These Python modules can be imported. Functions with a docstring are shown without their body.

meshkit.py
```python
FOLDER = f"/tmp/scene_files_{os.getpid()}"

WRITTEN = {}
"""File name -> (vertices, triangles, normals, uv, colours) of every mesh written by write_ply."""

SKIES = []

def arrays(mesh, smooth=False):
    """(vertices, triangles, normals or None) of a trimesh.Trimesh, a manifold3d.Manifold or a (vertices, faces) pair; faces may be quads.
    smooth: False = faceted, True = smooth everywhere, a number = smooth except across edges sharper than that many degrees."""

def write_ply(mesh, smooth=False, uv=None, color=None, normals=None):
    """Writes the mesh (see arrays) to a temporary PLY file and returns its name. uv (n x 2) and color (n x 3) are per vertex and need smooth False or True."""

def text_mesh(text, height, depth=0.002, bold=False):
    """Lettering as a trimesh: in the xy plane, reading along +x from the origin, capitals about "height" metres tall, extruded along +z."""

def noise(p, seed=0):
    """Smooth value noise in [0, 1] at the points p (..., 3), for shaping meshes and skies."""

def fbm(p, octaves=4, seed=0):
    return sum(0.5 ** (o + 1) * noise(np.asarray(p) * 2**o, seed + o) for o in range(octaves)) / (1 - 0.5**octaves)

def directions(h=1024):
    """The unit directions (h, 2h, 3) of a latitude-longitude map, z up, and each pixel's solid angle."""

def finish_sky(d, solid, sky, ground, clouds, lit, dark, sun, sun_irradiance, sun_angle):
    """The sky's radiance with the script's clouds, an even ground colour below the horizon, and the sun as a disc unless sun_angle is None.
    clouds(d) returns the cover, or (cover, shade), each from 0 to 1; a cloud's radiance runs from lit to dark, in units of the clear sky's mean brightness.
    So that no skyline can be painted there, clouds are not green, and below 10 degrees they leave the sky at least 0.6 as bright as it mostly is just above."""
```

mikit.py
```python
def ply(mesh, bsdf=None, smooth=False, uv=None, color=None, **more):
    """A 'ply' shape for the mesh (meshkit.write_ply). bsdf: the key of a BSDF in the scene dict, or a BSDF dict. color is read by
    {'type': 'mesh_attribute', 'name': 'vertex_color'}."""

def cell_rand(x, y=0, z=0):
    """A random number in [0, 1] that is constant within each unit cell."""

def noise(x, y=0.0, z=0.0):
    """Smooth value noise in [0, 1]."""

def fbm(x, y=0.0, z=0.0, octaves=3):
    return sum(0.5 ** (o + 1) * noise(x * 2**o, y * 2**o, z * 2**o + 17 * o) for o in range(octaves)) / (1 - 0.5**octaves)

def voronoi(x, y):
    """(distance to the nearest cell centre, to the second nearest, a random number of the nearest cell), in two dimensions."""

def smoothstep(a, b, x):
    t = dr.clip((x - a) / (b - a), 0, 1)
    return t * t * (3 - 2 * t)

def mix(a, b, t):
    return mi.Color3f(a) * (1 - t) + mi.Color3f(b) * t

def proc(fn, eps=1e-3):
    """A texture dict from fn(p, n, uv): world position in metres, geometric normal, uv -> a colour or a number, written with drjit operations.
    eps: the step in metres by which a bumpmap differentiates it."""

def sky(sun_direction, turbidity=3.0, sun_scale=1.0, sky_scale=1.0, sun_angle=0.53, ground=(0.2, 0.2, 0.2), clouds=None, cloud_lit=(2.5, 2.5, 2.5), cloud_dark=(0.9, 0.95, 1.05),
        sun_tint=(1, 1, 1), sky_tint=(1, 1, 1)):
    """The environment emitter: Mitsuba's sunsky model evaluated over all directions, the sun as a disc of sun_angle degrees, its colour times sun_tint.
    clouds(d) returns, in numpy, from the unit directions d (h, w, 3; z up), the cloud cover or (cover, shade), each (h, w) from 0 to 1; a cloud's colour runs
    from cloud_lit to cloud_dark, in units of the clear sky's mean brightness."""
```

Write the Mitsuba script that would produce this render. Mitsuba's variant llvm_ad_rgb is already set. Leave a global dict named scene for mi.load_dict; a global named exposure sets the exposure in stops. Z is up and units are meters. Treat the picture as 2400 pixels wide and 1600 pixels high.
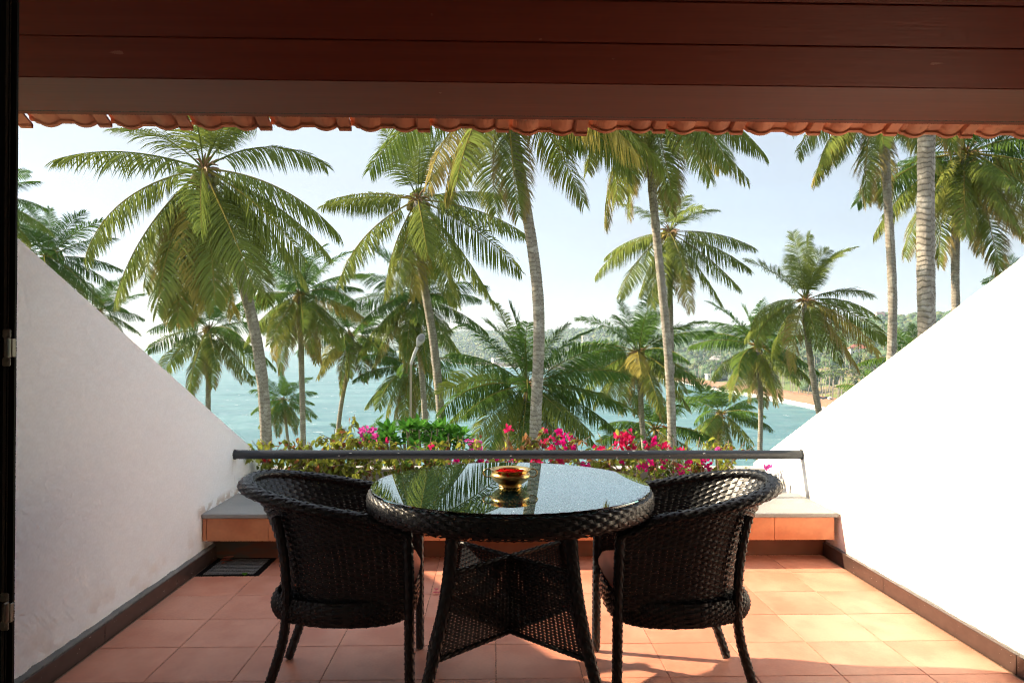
import math, random
import numpy as np, trimesh, mitsuba as mi, drjit as dr
import manifold3d as m3
import mikit, meshkit
from mikit import proc, noise, fbm, smoothstep, mix, cell_rand, voronoi
T = mi.ScalarTransform4f
scene, labels = {}, {}
rng = np.random.default_rng(7)

# ------------------------------------------------------------------ camera, sky, exposure
EYE = np.array([0, 0, 1.25])
FOC, YAW, PITCH, ROLL = 1758.8, 0.0243, 0.0059, 0.0039      # in pixels of the 2400 x 1600 photograph
_R = np.array([math.cos(YAW), -math.sin(YAW), 0])
FW = np.array([math.sin(YAW) * math.cos(PITCH), math.cos(YAW) * math.cos(PITCH), math.sin(PITCH)])
_U = np.cross(_R, FW)
RT = math.cos(ROLL) * _R + math.sin(ROLL) * _U
UP = -math.sin(ROLL) * _R + math.cos(ROLL) * _U
scene['camera'] = {'type': 'perspective', 'fov_axis': 'x', 'fov': 68.61, 'near_clip': 0.05, 'far_clip': 60000.0,
                   'to_world': T().look_at(origin=EYE.tolist(), target=(EYE + FW).tolist(), up=UP.tolist())}
SUN = np.array([-1.5, 0.36, 1.0])
exposure = 3.6

def clouds(d):
    el = np.clip(d[..., 2], 0.0, 1)
    q = np.stack([d[..., 0] * 5, d[..., 1] * 5, el * 16], -1)
    n = meshkit.fbm(q.reshape(-1, 3)).reshape(el.shape)
    n = (n - n.min()) / max(n.max() - n.min(), 1e-6)
    low = np.exp(-((el - 0.10) / 0.09) ** 2)
    puffs = np.clip((n - 0.50) * 3.0, 0, 1) * low * 0.55
    veil = 0.64 + 0.25 * n
    a = np.degrees(np.arctan2(d[..., 0], d[..., 1]))
    bank = 0.88 * np.exp(-((a - 52) / 40) ** 2) * np.exp(-((np.degrees(np.arcsin(el)) - 9) / 15) ** 2) * (0.6 + 0.8 * n)
    cover = np.clip(np.maximum(np.maximum(veil, puffs), bank), 0, 1)
    return cover, np.clip(0.25 * (1 - n) + bank, 0, 1)

scene['sky'] = mikit.sky(SUN.tolist(), turbidity=4.0, sun_scale=0.78, sky_scale=0.95, sun_angle=0.9, clouds=clouds,
                         cloud_lit=(0.73, 0.745, 0.755), cloud_dark=(0.50, 0.55, 0.59), sun_tint=(0.97, 0.985, 0.985), sky_tint=(0.99, 1.0, 1.015))

# ------------------------------------------------------------------ helpers
def ray(x, y):
    return FW + (x - 1200) / FOC * RT - (y - 800) / FOC * UP

def at(x, y, Y):
    """the world point at depth Y that the photograph shows at pixel (x, y)"""
    d = ray(x, y)
    return EYE + d * Y / d[1]

K = 2400 / 2352

def at2(x, y, Y):
    return at(x * K, y * K, Y)

def tag(key, label=None, cat=None, group=None, kind=None):
    e = labels.setdefault(key, {})
    for k, v in (('label', label), ('category', cat), ('group', group), ('kind', kind)):
        if v:
            e[k] = v

counts = {}

def fresh(base):
    n = counts.get(base, -1) + 1
    counts[base] = n
    return base if n == 0 else f'{base}_{n:03d}'

def put(base, mesh, bsdf, parent=None, smooth=False, color=None, uv=None, **tags):
    key = fresh(f'{parent}__{base}' if parent else base)
    if isinstance(mesh, dict):
        scene[key] = dict(mesh)
    else:
        scene[key] = mikit.ply(mesh, bsdf, smooth=smooth, color=color, uv=uv)
    if tags:
        tag(key, **tags)
    return key

def thing(base, **tags):
    key = fresh(base)
    tag(key, **tags)
    return key

def box(x0, x1, y0, y1, z0, z1, bev=0.0):
    if bev <= 0:
        b = trimesh.creation.box((x1 - x0, y1 - y0, z1 - z0))
        b.apply_translation(((x0 + x1) / 2, (y0 + y1) / 2, (z0 + z1) / 2))
        return b
    pts = []
    for sx, X in ((1, x0), (-1, x1)):
        for sy, Yy in ((1, y0), (-1, y1)):
            for sz, Z in ((1, z0), (-1, z1)):
                pts += [(X + sx * bev, Yy + sy * bev, Z), (X + sx * bev, Yy, Z + sz * bev), (X, Yy + sy * bev, Z + sz * bev)]
    return trimesh.convex.convex_hull(np.array(pts))

def cat(ms):
    return trimesh.util.concatenate([m if isinstance(m, trimesh.Trimesh) else trimesh.Trimesh(m[0], m[1], process=False) for m in ms])

def frames(p):
    p = np.asarray(p, float)
    t = np.gradient(p, axis=0)
    t /= np.linalg.norm(t, axis=1, keepdims=True) + 1e-12
    ref = np.where(np.abs(t[:, 2:]) < 0.9, np.array([[0, 0, 1.0]]), np.array([[1.0, 0, 0]]))
    if np.abs(t[:, 2]).max() > 0.5:
        ref = np.broadcast_to([1.0, 0, 0] if np.abs(t[:, 0]).max() < 0.9 else [0, 1.0, 0], t.shape)
    a = np.cross(t, ref)
    a /= np.linalg.norm(a, axis=1, keepdims=True) + 1e-12
    return t, a, np.cross(t, a)

def tube(p, r, sides=8, cap=True):
    p = np.asarray(p, float)
    _, a, b = frames(p)
    n = len(p)
    ang = np.arange(sides) * 2 * np.pi / sides
    r = np.broadcast_to(r, (n,))
    v = p[:, None] + r[:, None, None] * (np.cos(ang)[None, :, None] * a[:, None] + np.sin(ang)[None, :, None] * b[:, None])
    i, j = np.meshgrid(np.arange(n - 1), np.arange(sides), indexing='ij')
    q = np.stack([i * sides + j, i * sides + (j + 1) % sides, (i + 1) * sides + (j + 1) % sides, (i + 1) * sides + j], -1).reshape(-1, 4)
    f = np.vstack([q[:, [0, 1, 2]], q[:, [0, 2, 3]]])
    v = v.reshape(-1, 3)
    if cap:
        v = np.vstack([v, p[:1], p[-1:]])
        k = np.arange(sides)
        f = np.vstack([f, np.stack([k * 0 + n * sides, (k + 1) % sides, k], 1), np.stack([k * 0 + n * sides + 1, (n - 1) * sides + k, (n - 1) * sides + (k + 1) % sides], 1)])
    return trimesh.Trimesh(v, f, process=False)

def spline(pts, n):
    from scipy.interpolate import CubicSpline
    p = np.asarray(pts, float)
    s = np.r_[0, np.cumsum(np.linalg.norm(np.diff(p, axis=0), axis=1))]
    if len(p) == 2:
        return p[0] + (p[1] - p[0]) * np.linspace(0, 1, n)[:, None]
    return CubicSpline(s, p)(np.linspace(0, s[-1], n))

def lathe(prof, seg=48):
    prof = np.asarray(prof, float)
    ang = np.arange(seg) * 2 * np.pi / seg
    v = np.stack([prof[:, None, 0] * np.cos(ang), prof[:, None, 0] * np.sin(ang), np.broadcast_to(prof[:, None, 1], (len(prof), seg))], -1).reshape(-1, 3)
    i, j = np.meshgrid(np.arange(len(prof) - 1), np.arange(seg), indexing='ij')
    q = np.stack([i * seg + j, i * seg + (j + 1) % seg, (i + 1) * seg + (j + 1) % seg, (i + 1) * seg + j], -1).reshape(-1, 4)
    return trimesh.Trimesh(v, np.vstack([q[:, [0, 1, 2]], q[:, [0, 2, 3]]]), process=False)

def prism_yz(poly, x0, x1):
    """a polygon in the YZ plane pushed from x0 to x1"""
    from shapely.geometry import Polygon
    m = trimesh.creation.extrude_polygon(Polygon(poly), x1 - x0)
    v = np.array(m.vertices)
    m.vertices = np.c_[v[:, 2] + x0, v[:, 0], v[:, 1]]
    return m

def weave(S, nrib, nrow, amp=0.0022, fill=0.88, ribw=0.42, shift=0.0):
    """woven strands over the surface S(u, v): nrow strands along u that pass over and under nrib ribs along v"""
    vs, fs, at_ = [], [], 0
    e = 1e-3

    def sn(u, v):
        p = S(u, v)
        du = S(np.clip(u + e, 0, 1), v) - S(np.clip(u - e, 0, 1), v)
        dv = S(u, np.clip(v + e, 0, 1)) - S(u, np.clip(v - e, 0, 1))
        n = np.cross(du, dv)
        return p, n / (np.linalg.norm(n, axis=-1, keepdims=True) + 1e-12)

    k = np.arange(2 * nrib + 1)
    rows = np.arange(nrow)
    u = np.broadcast_to(k / (2.0 * nrib), (nrow, len(k)))
    off = np.where(k % 2 == 0, np.where(((k // 2)[None] + rows[:, None]) % 2 == 0, 1.0, -1.0), 0.0) * amp
    grid = []
    for s_, bul in ((-0.5, 0.0), (0.0, 0.85), (0.5, 0.0)):
        v = np.broadcast_to(((rows + 0.5 + s_ * fill) / nrow)[:, None], u.shape)
        p, n = sn(u, v)
        grid.append(p + n * (off * (1 + bul) + shift)[..., None])
    g = np.stack(grid, 2)                                             # rows, k, 3, xyz
    nk = len(k)
    r_, i, j = np.meshgrid(rows, np.arange(nk - 1), np.arange(2), indexing='ij')
    idx = lambda r, i, j: (r * nk + i) * 3 + j
    q = np.stack([idx(r_, i, j), idx(r_, i + 1, j), idx(r_, i + 1, j + 1), idx(r_, i, j + 1)], -1).reshape(-1, 4)
    vs.append(g.reshape(-1, 3)); fs.append(np.vstack([q[:, [0, 1, 2]], q[:, [0, 2, 3]]]))
    at_ = nk * 3 * nrow
    kk = np.arange(nrib + 1)
    vv = np.linspace(0, 1, max(4, nrow // 2))
    gr = []
    for s_ in (-0.5, 0.5):
        uu = np.broadcast_to(np.clip((kk + s_ * ribw) / nrib, 0, 1)[:, None], (len(kk), len(vv)))
        p, n = sn(uu, np.broadcast_to(vv, uu.shape))
        gr.append(p + n * shift)
    g = np.stack(gr, 2)
    a, b = np.meshgrid(kk, np.arange(len(vv) - 1), indexing='ij')
    idx = lambda a, b, c: (a * len(vv) + b) * 2 + c
    q = np.stack([idx(a, b, 0), idx(a, b + 1, 0), idx(a, b + 1, 1), idx(a, b, 1)], -1).reshape(-1, 4) + at_
    vs.append(g.reshape(-1, 3)); fs.append(np.vstack([q[:, [0, 1, 2]], q[:, [0, 2, 3]]]))
    return trimesh.Trimesh(np.vstack(vs), np.vstack(fs), process=False)

def tube_surface(p, ra, rb=None, fa=None):
    """S(u, v) round a path; ra along the frame's first axis, rb along the second"""
    p = np.asarray(p, float)
    t, a, b = frames(p) if fa is None else fa
    n = len(p)
    ra = np.broadcast_to(ra, (n,)); rb = ra if rb is None else np.broadcast_to(rb, (n,))
    x = np.linspace(0, 1, n)

    def S(u, v):
        f = lambda c: np.interp(u, x, c)
        P = np.stack([f(p[:, i]) for i in range(3)], -1)
        A = np.stack([f(a[:, i]) for i in range(3)], -1)
        B = np.stack([f(b[:, i]) for i in range(3)], -1)
        w = v * 2 * np.pi
        return P + A * (f(ra) * np.cos(w))[..., None] - B * (f(rb) * np.sin(w))[..., None]
    return S

def woven_tube(p, r, rows=9, rib=0.02, r2=None, fa=None, amp=0.0018):
    p = np.asarray(p, float)
    L = np.linalg.norm(np.diff(p, axis=0), axis=1).sum()
    nrib = max(2, int(round(L / rib / 2)) * 2)
    S = tube_surface(p, r, r2, fa)
    w = weave(S, nrib, rows, amp=amp, fill=0.95)
    Si = tube_surface(p, np.asarray(r) - 0.003, None if r2 is None else np.asarray(r2) - 0.003, fa)
    n, m = len(p), 14
    u, v = np.meshgrid(np.linspace(0, 1, n), np.linspace(0, 1, m), indexing='ij')
    core = grid_mesh(Si(u, v))
    return cat([w, core])

def grid_mesh(P):
    n, m = P.shape[:2]
    i, j = np.meshgrid(np.arange(n - 1), np.arange(m - 1), indexing='ij')
    q = np.stack([i * m + j, (i + 1) * m + j, (i + 1) * m + j + 1, i * m + j + 1], -1).reshape(-1, 4)
    return trimesh.Trimesh(P.reshape(-1, 3), np.vstack([q[:, [0, 1, 2]], q[:, [0, 2, 3]]]), process=False)

# ------------------------------------------------------------------ materials
def two(d):
    return {'type': 'twosided', 'bsdf': d}

def pr(c, rough=0.5, **k):
    base = {'type': 'rgb', 'value': list(c)} if isinstance(c, (tuple, list)) else c
    return {'type': 'principled', 'base_color': base, 'roughness': rough, **k}

def bump(d, fn, scale, eps=2e-3):
    return {'type': 'bumpmap', 'arbitrary': proc(fn, eps=eps), 'scale': scale, 'bsdf': d}

VC = {'type': 'mesh_attribute', 'name': 'vertex_color'}

def stucco_bump(p, n, uv):
    a = fbm(p.x * 72, p.y * 72, p.z * 72, 2)
    b = smoothstep(0.35, 0.75, noise(p.x * 62 + 7, p.y * 62, p.z * 62))
    return 0.6 * a + 0.4 * b

def stucco_col(p, n, uv):
    w = fbm(p.x * 2.2, p.y * 2.2, p.z * 2.2, 3)
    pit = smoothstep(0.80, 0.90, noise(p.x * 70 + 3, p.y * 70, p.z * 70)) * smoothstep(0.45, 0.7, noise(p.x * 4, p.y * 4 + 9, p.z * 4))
    low = smoothstep(0.30, 0.0, p.z) * smoothstep(0.45, 0.75, fbm(p.y * 9, p.z * 14, p.x * 3, 3))
    c = mix((0.845, 0.875, 0.895), (0.80, 0.828, 0.85), w)
    c = c * (0.955 + 0.075 * noise(p.x * 120, p.y * 120, p.z * 120)) * (0.97 + 0.05 * noise(p.x * 48 + 5, p.y * 48, p.z * 48))  # fine speckle in the colour stands in for shading of the stucco grain
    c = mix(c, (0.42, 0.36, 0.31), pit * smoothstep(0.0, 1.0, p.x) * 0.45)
    c = mix(c, (0.62, 0.50, 0.42), low * 0.5)
    seam = smoothstep(0.055, 0.0, dr.abs(p.z - 0.285)) * smoothstep(4.30, 4.36, p.y) * smoothstep(0.42, 0.62, fbm(p.y * 22, p.z * 30, 2.0, 3))
    rust = smoothstep(0.05, 0.0, dr.abs(p.y - 4.925 + 0.02 * noise(p.z * 30, 0.0, 0.0))) * smoothstep(0.30, 0.50, p.z) * smoothstep(0.545, 0.50, p.z) * smoothstep(0.4, 0.6, noise(p.y * 60, p.z * 9, 1.0))
    return mix(c, (0.40, 0.27, 0.17), dr.clip(seam * 0.6 + rust * 0.6, 0, 1))

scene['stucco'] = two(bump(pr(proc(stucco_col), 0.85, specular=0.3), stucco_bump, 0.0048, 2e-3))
scene['plaster'] = two(pr((0.72, 0.70, 0.68), 0.8))

def tile_col(p, n, uv):
    i, j = dr.floor((p.x + 1.3175) / 0.3328), dr.floor((p.y - 4.197) / 0.3328)
    r = cell_rand(i, j, 3)
    q = fbm(p.x * 5 + 13 * r, p.y * 5 + 7 * r, p.z * 5 + r * 9, 4)
    s = fbm(p.x * 14 + 31 * r, p.y * 6, p.z * 9, 3)
    c = mix((0.51, 0.197, 0.128), (0.61, 0.285, 0.200), smoothstep(0.30, 0.72, q * 0.75 + s * 0.25))
    return c * (0.95 + 0.09 * r) * (0.96 + 0.08 * noise(p.x * 160, p.y * 160, p.z * 160))

scene['terracotta'] = two(pr(proc(tile_col), 0.40, specular=0.28))

def bench_tile_col(p, n, uv):
    q = fbm(p.x * 6, p.z * 9, p.y * 5, 4)
    c = mix((0.50, 0.17, 0.075), (0.60, 0.25, 0.12), smoothstep(0.3, 0.7, q))
    return c * (0.94 + 0.12 * noise(p.x * 90, p.z * 90, p.y * 90))

scene['bench_tile'] = two(pr(proc(bench_tile_col), 0.42, specular=0.4))
scene['grout'] = two(pr((0.22, 0.13, 0.085), 0.9))
scene['pale_grout'] = two(pr((0.34, 0.27, 0.22), 0.9))

def cement_col(p, n, uv):
    w = fbm(p.x * 20, p.y * 20, p.z * 20, 3)
    return mix((0.10, 0.11, 0.11), (0.22, 0.22, 0.215), w)

scene['cement'] = two(bump(pr(proc(cement_col), 0.9), lambda p, n, uv: fbm(p.x * 60, p.y * 60, p.z * 60, 3), 0.006))

def skirt_col(p, n, uv):
    w = fbm(p.x * 30, p.y * 30, p.z * 30, 3)
    sp = smoothstep(0.945, 0.97, noise(p.y * 110, p.z * 110, p.x * 50 + 5))
    return mix(mix((0.040, 0.024, 0.020), (0.060, 0.038, 0.032), w), (0.40, 0.36, 0.33), sp * 0.7)

def concrete_col(p, n, uv):
    w = fbm(p.x * 5, p.y * 5, p.z * 12, 4)
    return mix((0.26, 0.265, 0.27), (0.42, 0.42, 0.415), w)

scene['concrete'] = two(pr(proc(concrete_col), 0.85))
scene['skirting'] = two(pr(proc(skirt_col), 0.33, specular=0.5))

def slab_col(p, n, uv):
    w = fbm(p.x * 4, p.y * 9, p.z * 4, 4)
    g = noise(p.x * 200, p.y * 200, p.z * 200)
    return mix((0.215, 0.225, 0.225), (0.32, 0.315, 0.30), w) * (0.9 + 0.2 * g)

scene['stone_slab'] = two(pr(proc(slab_col), 0.45, specular=0.4))

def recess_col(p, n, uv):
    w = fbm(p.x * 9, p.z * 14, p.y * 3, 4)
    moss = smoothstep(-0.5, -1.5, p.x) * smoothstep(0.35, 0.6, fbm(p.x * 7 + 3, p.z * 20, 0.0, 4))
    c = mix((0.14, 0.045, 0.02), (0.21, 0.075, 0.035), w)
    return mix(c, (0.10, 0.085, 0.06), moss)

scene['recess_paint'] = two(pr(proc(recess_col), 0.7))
scene['wicker'] = two(pr((0.0115, 0.0140, 0.0190), 0.37, specular=0.55))
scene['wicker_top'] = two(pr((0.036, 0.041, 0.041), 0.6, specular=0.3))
scene['wicker_dark'] = two(pr((0.010, 0.010, 0.0105), 0.6))
scene['cushion_cloth'] = two(bump(pr((0.62, 0.175, 0.085), 0.85, sheen=0.4), lambda p, n, uv: noise(p.x * 500, p.y * 500, p.z * 500), 0.0008, 8e-4))
scene['brass'] = two(bump(pr((0.86, 0.60, 0.24), 0.24, metallic=1.0), lambda p, n, uv: noise(p.z * 900, p.x * 18, p.y * 18), 0.0003, 5e-4))

scene['table_glass'] = {'type': 'dielectric', 'int_ior': 2.05, 'ext_ior': 1.0, 'specular_transmittance': {'type': 'rgb', 'value': [0.74, 0.94, 0.88]}}

def rail_col(p, n, uv):
    chip = smoothstep(0.915, 0.925, noise(p.x * 26 + 4, p.y * 60, p.z * 60))
    return mix((0.018, 0.023, 0.030), (0.55, 0.56, 0.55), chip * 0.8)

scene['rail_paint'] = two(bump(pr(proc(rail_col), 0.34, specular=0.6), lambda p, n, uv: fbm(p.x * 30, p.y * 60, p.z * 60, 2), 0.0012))

def wood_col(p, n, uv):
    row = dr.floor(p.y * 6.9)
    g = fbm(p.x * 2.2 + 9 * cell_rand(row), p.y * 60, p.z * 60, 4)
    f = noise(p.x * 14, p.y * 320, p.z * 320)
    speck = smoothstep(0.93, 0.96, noise(p.x * 22 + 5, p.y * 30, p.z * 30))
    c = mix((0.098, 0.0145, 0.0060), (0.150, 0.026, 0.0115), g * 0.75 + f * 0.25)
    return mix(c, (0.40, 0.24, 0.18), speck * 0.25)

scene['varnished_wood'] = two(bump(pr(proc(wood_col), 0.50, specular=0.09), lambda p, n, uv: noise(p.x * 14, p.y * 320, p.z * 320), 0.0006))

def clay_col(p, n, uv):
    i = dr.floor((p.x - 0.052) / 0.3026)
    w = fbm(p.x * 14, p.y * 14, p.z * 14, 4)
    st = smoothstep(0.55, 0.8, fbm(p.x * 9 + 5, p.y * 5, p.z * 9, 3))
    c = mix((0.40, 0.125, 0.055), (0.52, 0.20, 0.10), w) * (0.85 + 0.3 * cell_rand(i))
    return mix(c, (0.20, 0.07, 0.04), st * 0.5)

scene['roof_clay'] = two(bump(pr(proc(clay_col), 0.7), lambda p, n, uv: fbm(p.x * 80, p.y * 80, p.z * 80, 3), 0.003))
scene['black_metal'] = two(pr((0.004, 0.004, 0.0045), 0.5, specular=0.12))
scene['grey_metal'] = two(pr((0.28, 0.26, 0.23), 0.34, metallic=0.8))
scene['dull_metal'] = two(pr((0.07, 0.062, 0.055), 0.4, metallic=0.6))
scene['grate_metal'] = two(pr((0.24, 0.24, 0.24), 0.4, metallic=0.5))
scene['room_paint'] = two(pr((0.76, 0.74, 0.70), 0.8))  # unseen room kept near-white so it bounces light onto the terrace
scene['room_wood'] = two(pr((0.42, 0.34, 0.27), 0.5))
scene['shade_black'] = two(pr((0.01, 0.01, 0.01), 0.9))  # near-black colour standing in for the shade inside gaps and the drain
scene['leaf'] = {'type': 'principledthin', 'base_color': VC, 'roughness': 0.32, 'spec_trans': 0.0, 'diff_trans': 0.58, 'eta': 1.31}
scene['petal'] = {'type': 'principledthin', 'base_color': VC, 'roughness': 0.6, 'spec_trans': 0.0, 'diff_trans': 0.9, 'eta': 1.3}

def trunk_ring(uv):
    y = uv.y * 11 + 0.95 * noise(uv.x * 4, uv.y * 3, 3.0) + 0.35 * noise(uv.x * 14, uv.y * 9, 7.0)
    f = y - dr.floor(y)
    return smoothstep(0.0, 0.16, f) * smoothstep(1.0, 0.80, f)

def trunk_col(p, n, uv):
    r = fbm(uv.x * 4, uv.y * 14, 0.0, 3)
    li = smoothstep(0.50, 0.70, fbm(p.x * 11, p.y * 11, p.z * 6, 4))
    c = mix((0.20, 0.18, 0.155), (0.37, 0.345, 0.31), r)
    c = mix(c, (0.50, 0.49, 0.46), li * 0.55)
    return c * (0.52 + 0.48 * trunk_ring(uv))

scene['palm_bark'] = two(bump(pr(proc(trunk_col), 0.9), lambda p, n, uv: trunk_ring(uv) + 0.5 * fbm(p.x * 30, p.y * 30, p.z * 30, 2), 0.018, 6e-3))
scene['painted'] = two(pr(VC, 0.65))
scene['matt'] = two({'type': 'diffuse', 'reflectance': VC})

def forest_col(p, n, uv):
    a = fbm(p.x / 60, p.y / 60, p.z / 30, 3)
    b = cell_rand(dr.floor(p.x / 7), dr.floor(p.y / 7), 2)
    c = mix((0.026, 0.072, 0.026), (0.075, 0.145, 0.046), a)
    return mix(c, (0.13, 0.13, 0.05), smoothstep(0.75, 1.0, b) * 0.6)

scene['forest_leaf'] = two(pr(proc(forest_col), 0.7))

def hill_col(p, n, uv):
    a = fbm(p.x / 35, p.y / 35, 0.0, 4)
    b = fbm(p.x / 6, p.y / 9, 0.0, 3)
    c = mix((0.075, 0.125, 0.030), (0.16, 0.20, 0.055), b)
    return mix(c, (0.25, 0.17, 0.10), smoothstep(0.60, 0.75, a) * 0.7)

scene['grassland'] = two(pr(proc(hill_col), 0.9))
scene['sand'] = two(pr(proc(lambda p, n, uv: mix((0.20, 0.115, 0.070), (0.27, 0.165, 0.105), fbm(p.x / 9, p.y / 9, 0.0, 3))), 0.9))

def sea_bump(p, n, uv):
    a = fbm(p.x / 5.0 + 0.6 * noise(p.x / 19, p.y / 19), p.y / 2.4, 0.0, 4)
    b = fbm(p.x / 34 + 3, p.y / 13, 0.0, 3)
    return a + 3.2 * b

def sea_col(p, n, uv):
    a = fbm(p.x / 60, p.y / 40, 0.0, 3)
    cap = smoothstep(0.78, 0.86, fbm(p.x / 7 + 11, p.y / 3.0, 0.0, 3)) * 0.5
    a = 0.45 * a + 0.55 * smoothstep(0.3, 0.7, fbm(p.x / 26 + 3, p.y / 12, 0.0, 3))  # long pale and dark streaks paint wave ripple shading into the colour
    c = mix((0.036, 0.132, 0.150), (0.078, 0.205, 0.215), a)
    return mix(c, (0.6, 0.65, 0.65), cap)

scene['seawater'] = two(bump(pr(proc(sea_col), 0.22, specular=0.5), sea_bump, 0.75, 0.25))
scene['foam'] = two(pr((0.80, 0.82, 0.82), 0.9))
scene['rock'] = two(pr(proc(lambda p, n, uv: mix((0.10, 0.09, 0.08), (0.26, 0.23, 0.20), fbm(p.x, p.y, p.z, 3))), 0.9))

# ------------------------------------------------------------------ setting: floor, walls, bench, planter
XL, XR, WL, WR = -1.658, 2.018, -1.683, 2.043
TP, TX, TY = 0.3328, -1.3175, 4.197
YB = 4.56                                                             # the recess wall under the bench
fz = lambda x, y: -0.0059 * y + 0.0033 * x

def slope(m):
    v = np.array(m.vertices)
    v[:, 2] += fz(v[:, 0], v[:, 1])
    m.vertices = v
    return m

floor = put('terrace_floor', slope(box(XL - 0.1, XR + 0.1, 1.40, 5.0, -0.20, -0.0025)), 'grout', kind='structure')
for i in range(-1, 11):
    for j in range(-1, 9):
        x0, x1 = TX + (i - 0) * TP, TX + (i + 1) * TP
        y1, y0 = TY - j * TP, TY - (j + 1) * TP
        if j == -1:
            y0, y1 = TY, YB
        x0, x1 = max(x0, XL + 0.003), min(x1, XR - 0.003)
        if i == -1 and j == -1 or x1 - x0 < 0.02 or y1 < 1.68:
            continue
        y0 = max(y0, 1.665)
        g = 0.0016
        dz = rng.uniform(-0.0004, 0.0006)
        t = box(x0 + g, x1 - g, y0 + g, y1 - g, -0.009, 0.0006 + dz, 0.0012)
        put('tile', slope(t), 'terracotta', floor)

def side_wall(name, xin, xout, top, y1, label, joints, skx0, skx1):
    w = thing(name, label=label, cat='wall')
    tz = lambda y: top[0] + (top[3] - top[0]) * (y - top[1]) / (top[2] - top[1])
    x0, x1 = sorted((xin, xout))
    poly = [(1.662, -0.3), (y1, -0.3), (y1, tz(y1))] + [(1.662, tz(1.662))]
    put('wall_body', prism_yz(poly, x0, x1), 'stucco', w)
    s0, s1 = sorted((skx0, skx1))
    for a, b in zip(joints[:-1], joints[1:]):
        put('skirting_tile', slope(box(s0, s1 if skx0 > skx1 else s1, a + 0.0014, b - 0.0014, -0.002, 0.078, 0.002)), 'skirting', w)
    # the mortar bed behind and on top of the skirting
    n = 60
    ys = np.linspace(joints[0], joints[-1], n)
    r = np.random.default_rng(len(name))
    wob = 0.006 * meshkit.fbm(np.c_[ys * 6, ys * 0, ys * 0]) + 0.002 * r.normal(size=n)
    inn = xin
    out = skx0 if abs(skx0 - xin) > abs(skx1 - xin) else skx1
    out = out - 0.003 * np.sign(out - inn)
    P = np.stack([np.stack([np.full(n, inn), ys, 0.084 + wob + fz(0, ys)], -1), np.stack([np.full(n, out), ys, 0.0795 + fz(0, ys) + 0 * ys], -1), np.stack([np.full(n, out), ys, 0.074 + fz(0, ys)], -1)], 1)
    put('mortar_bed', grid_mesh(P), 'cement', w, smooth=30)
    return w

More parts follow.
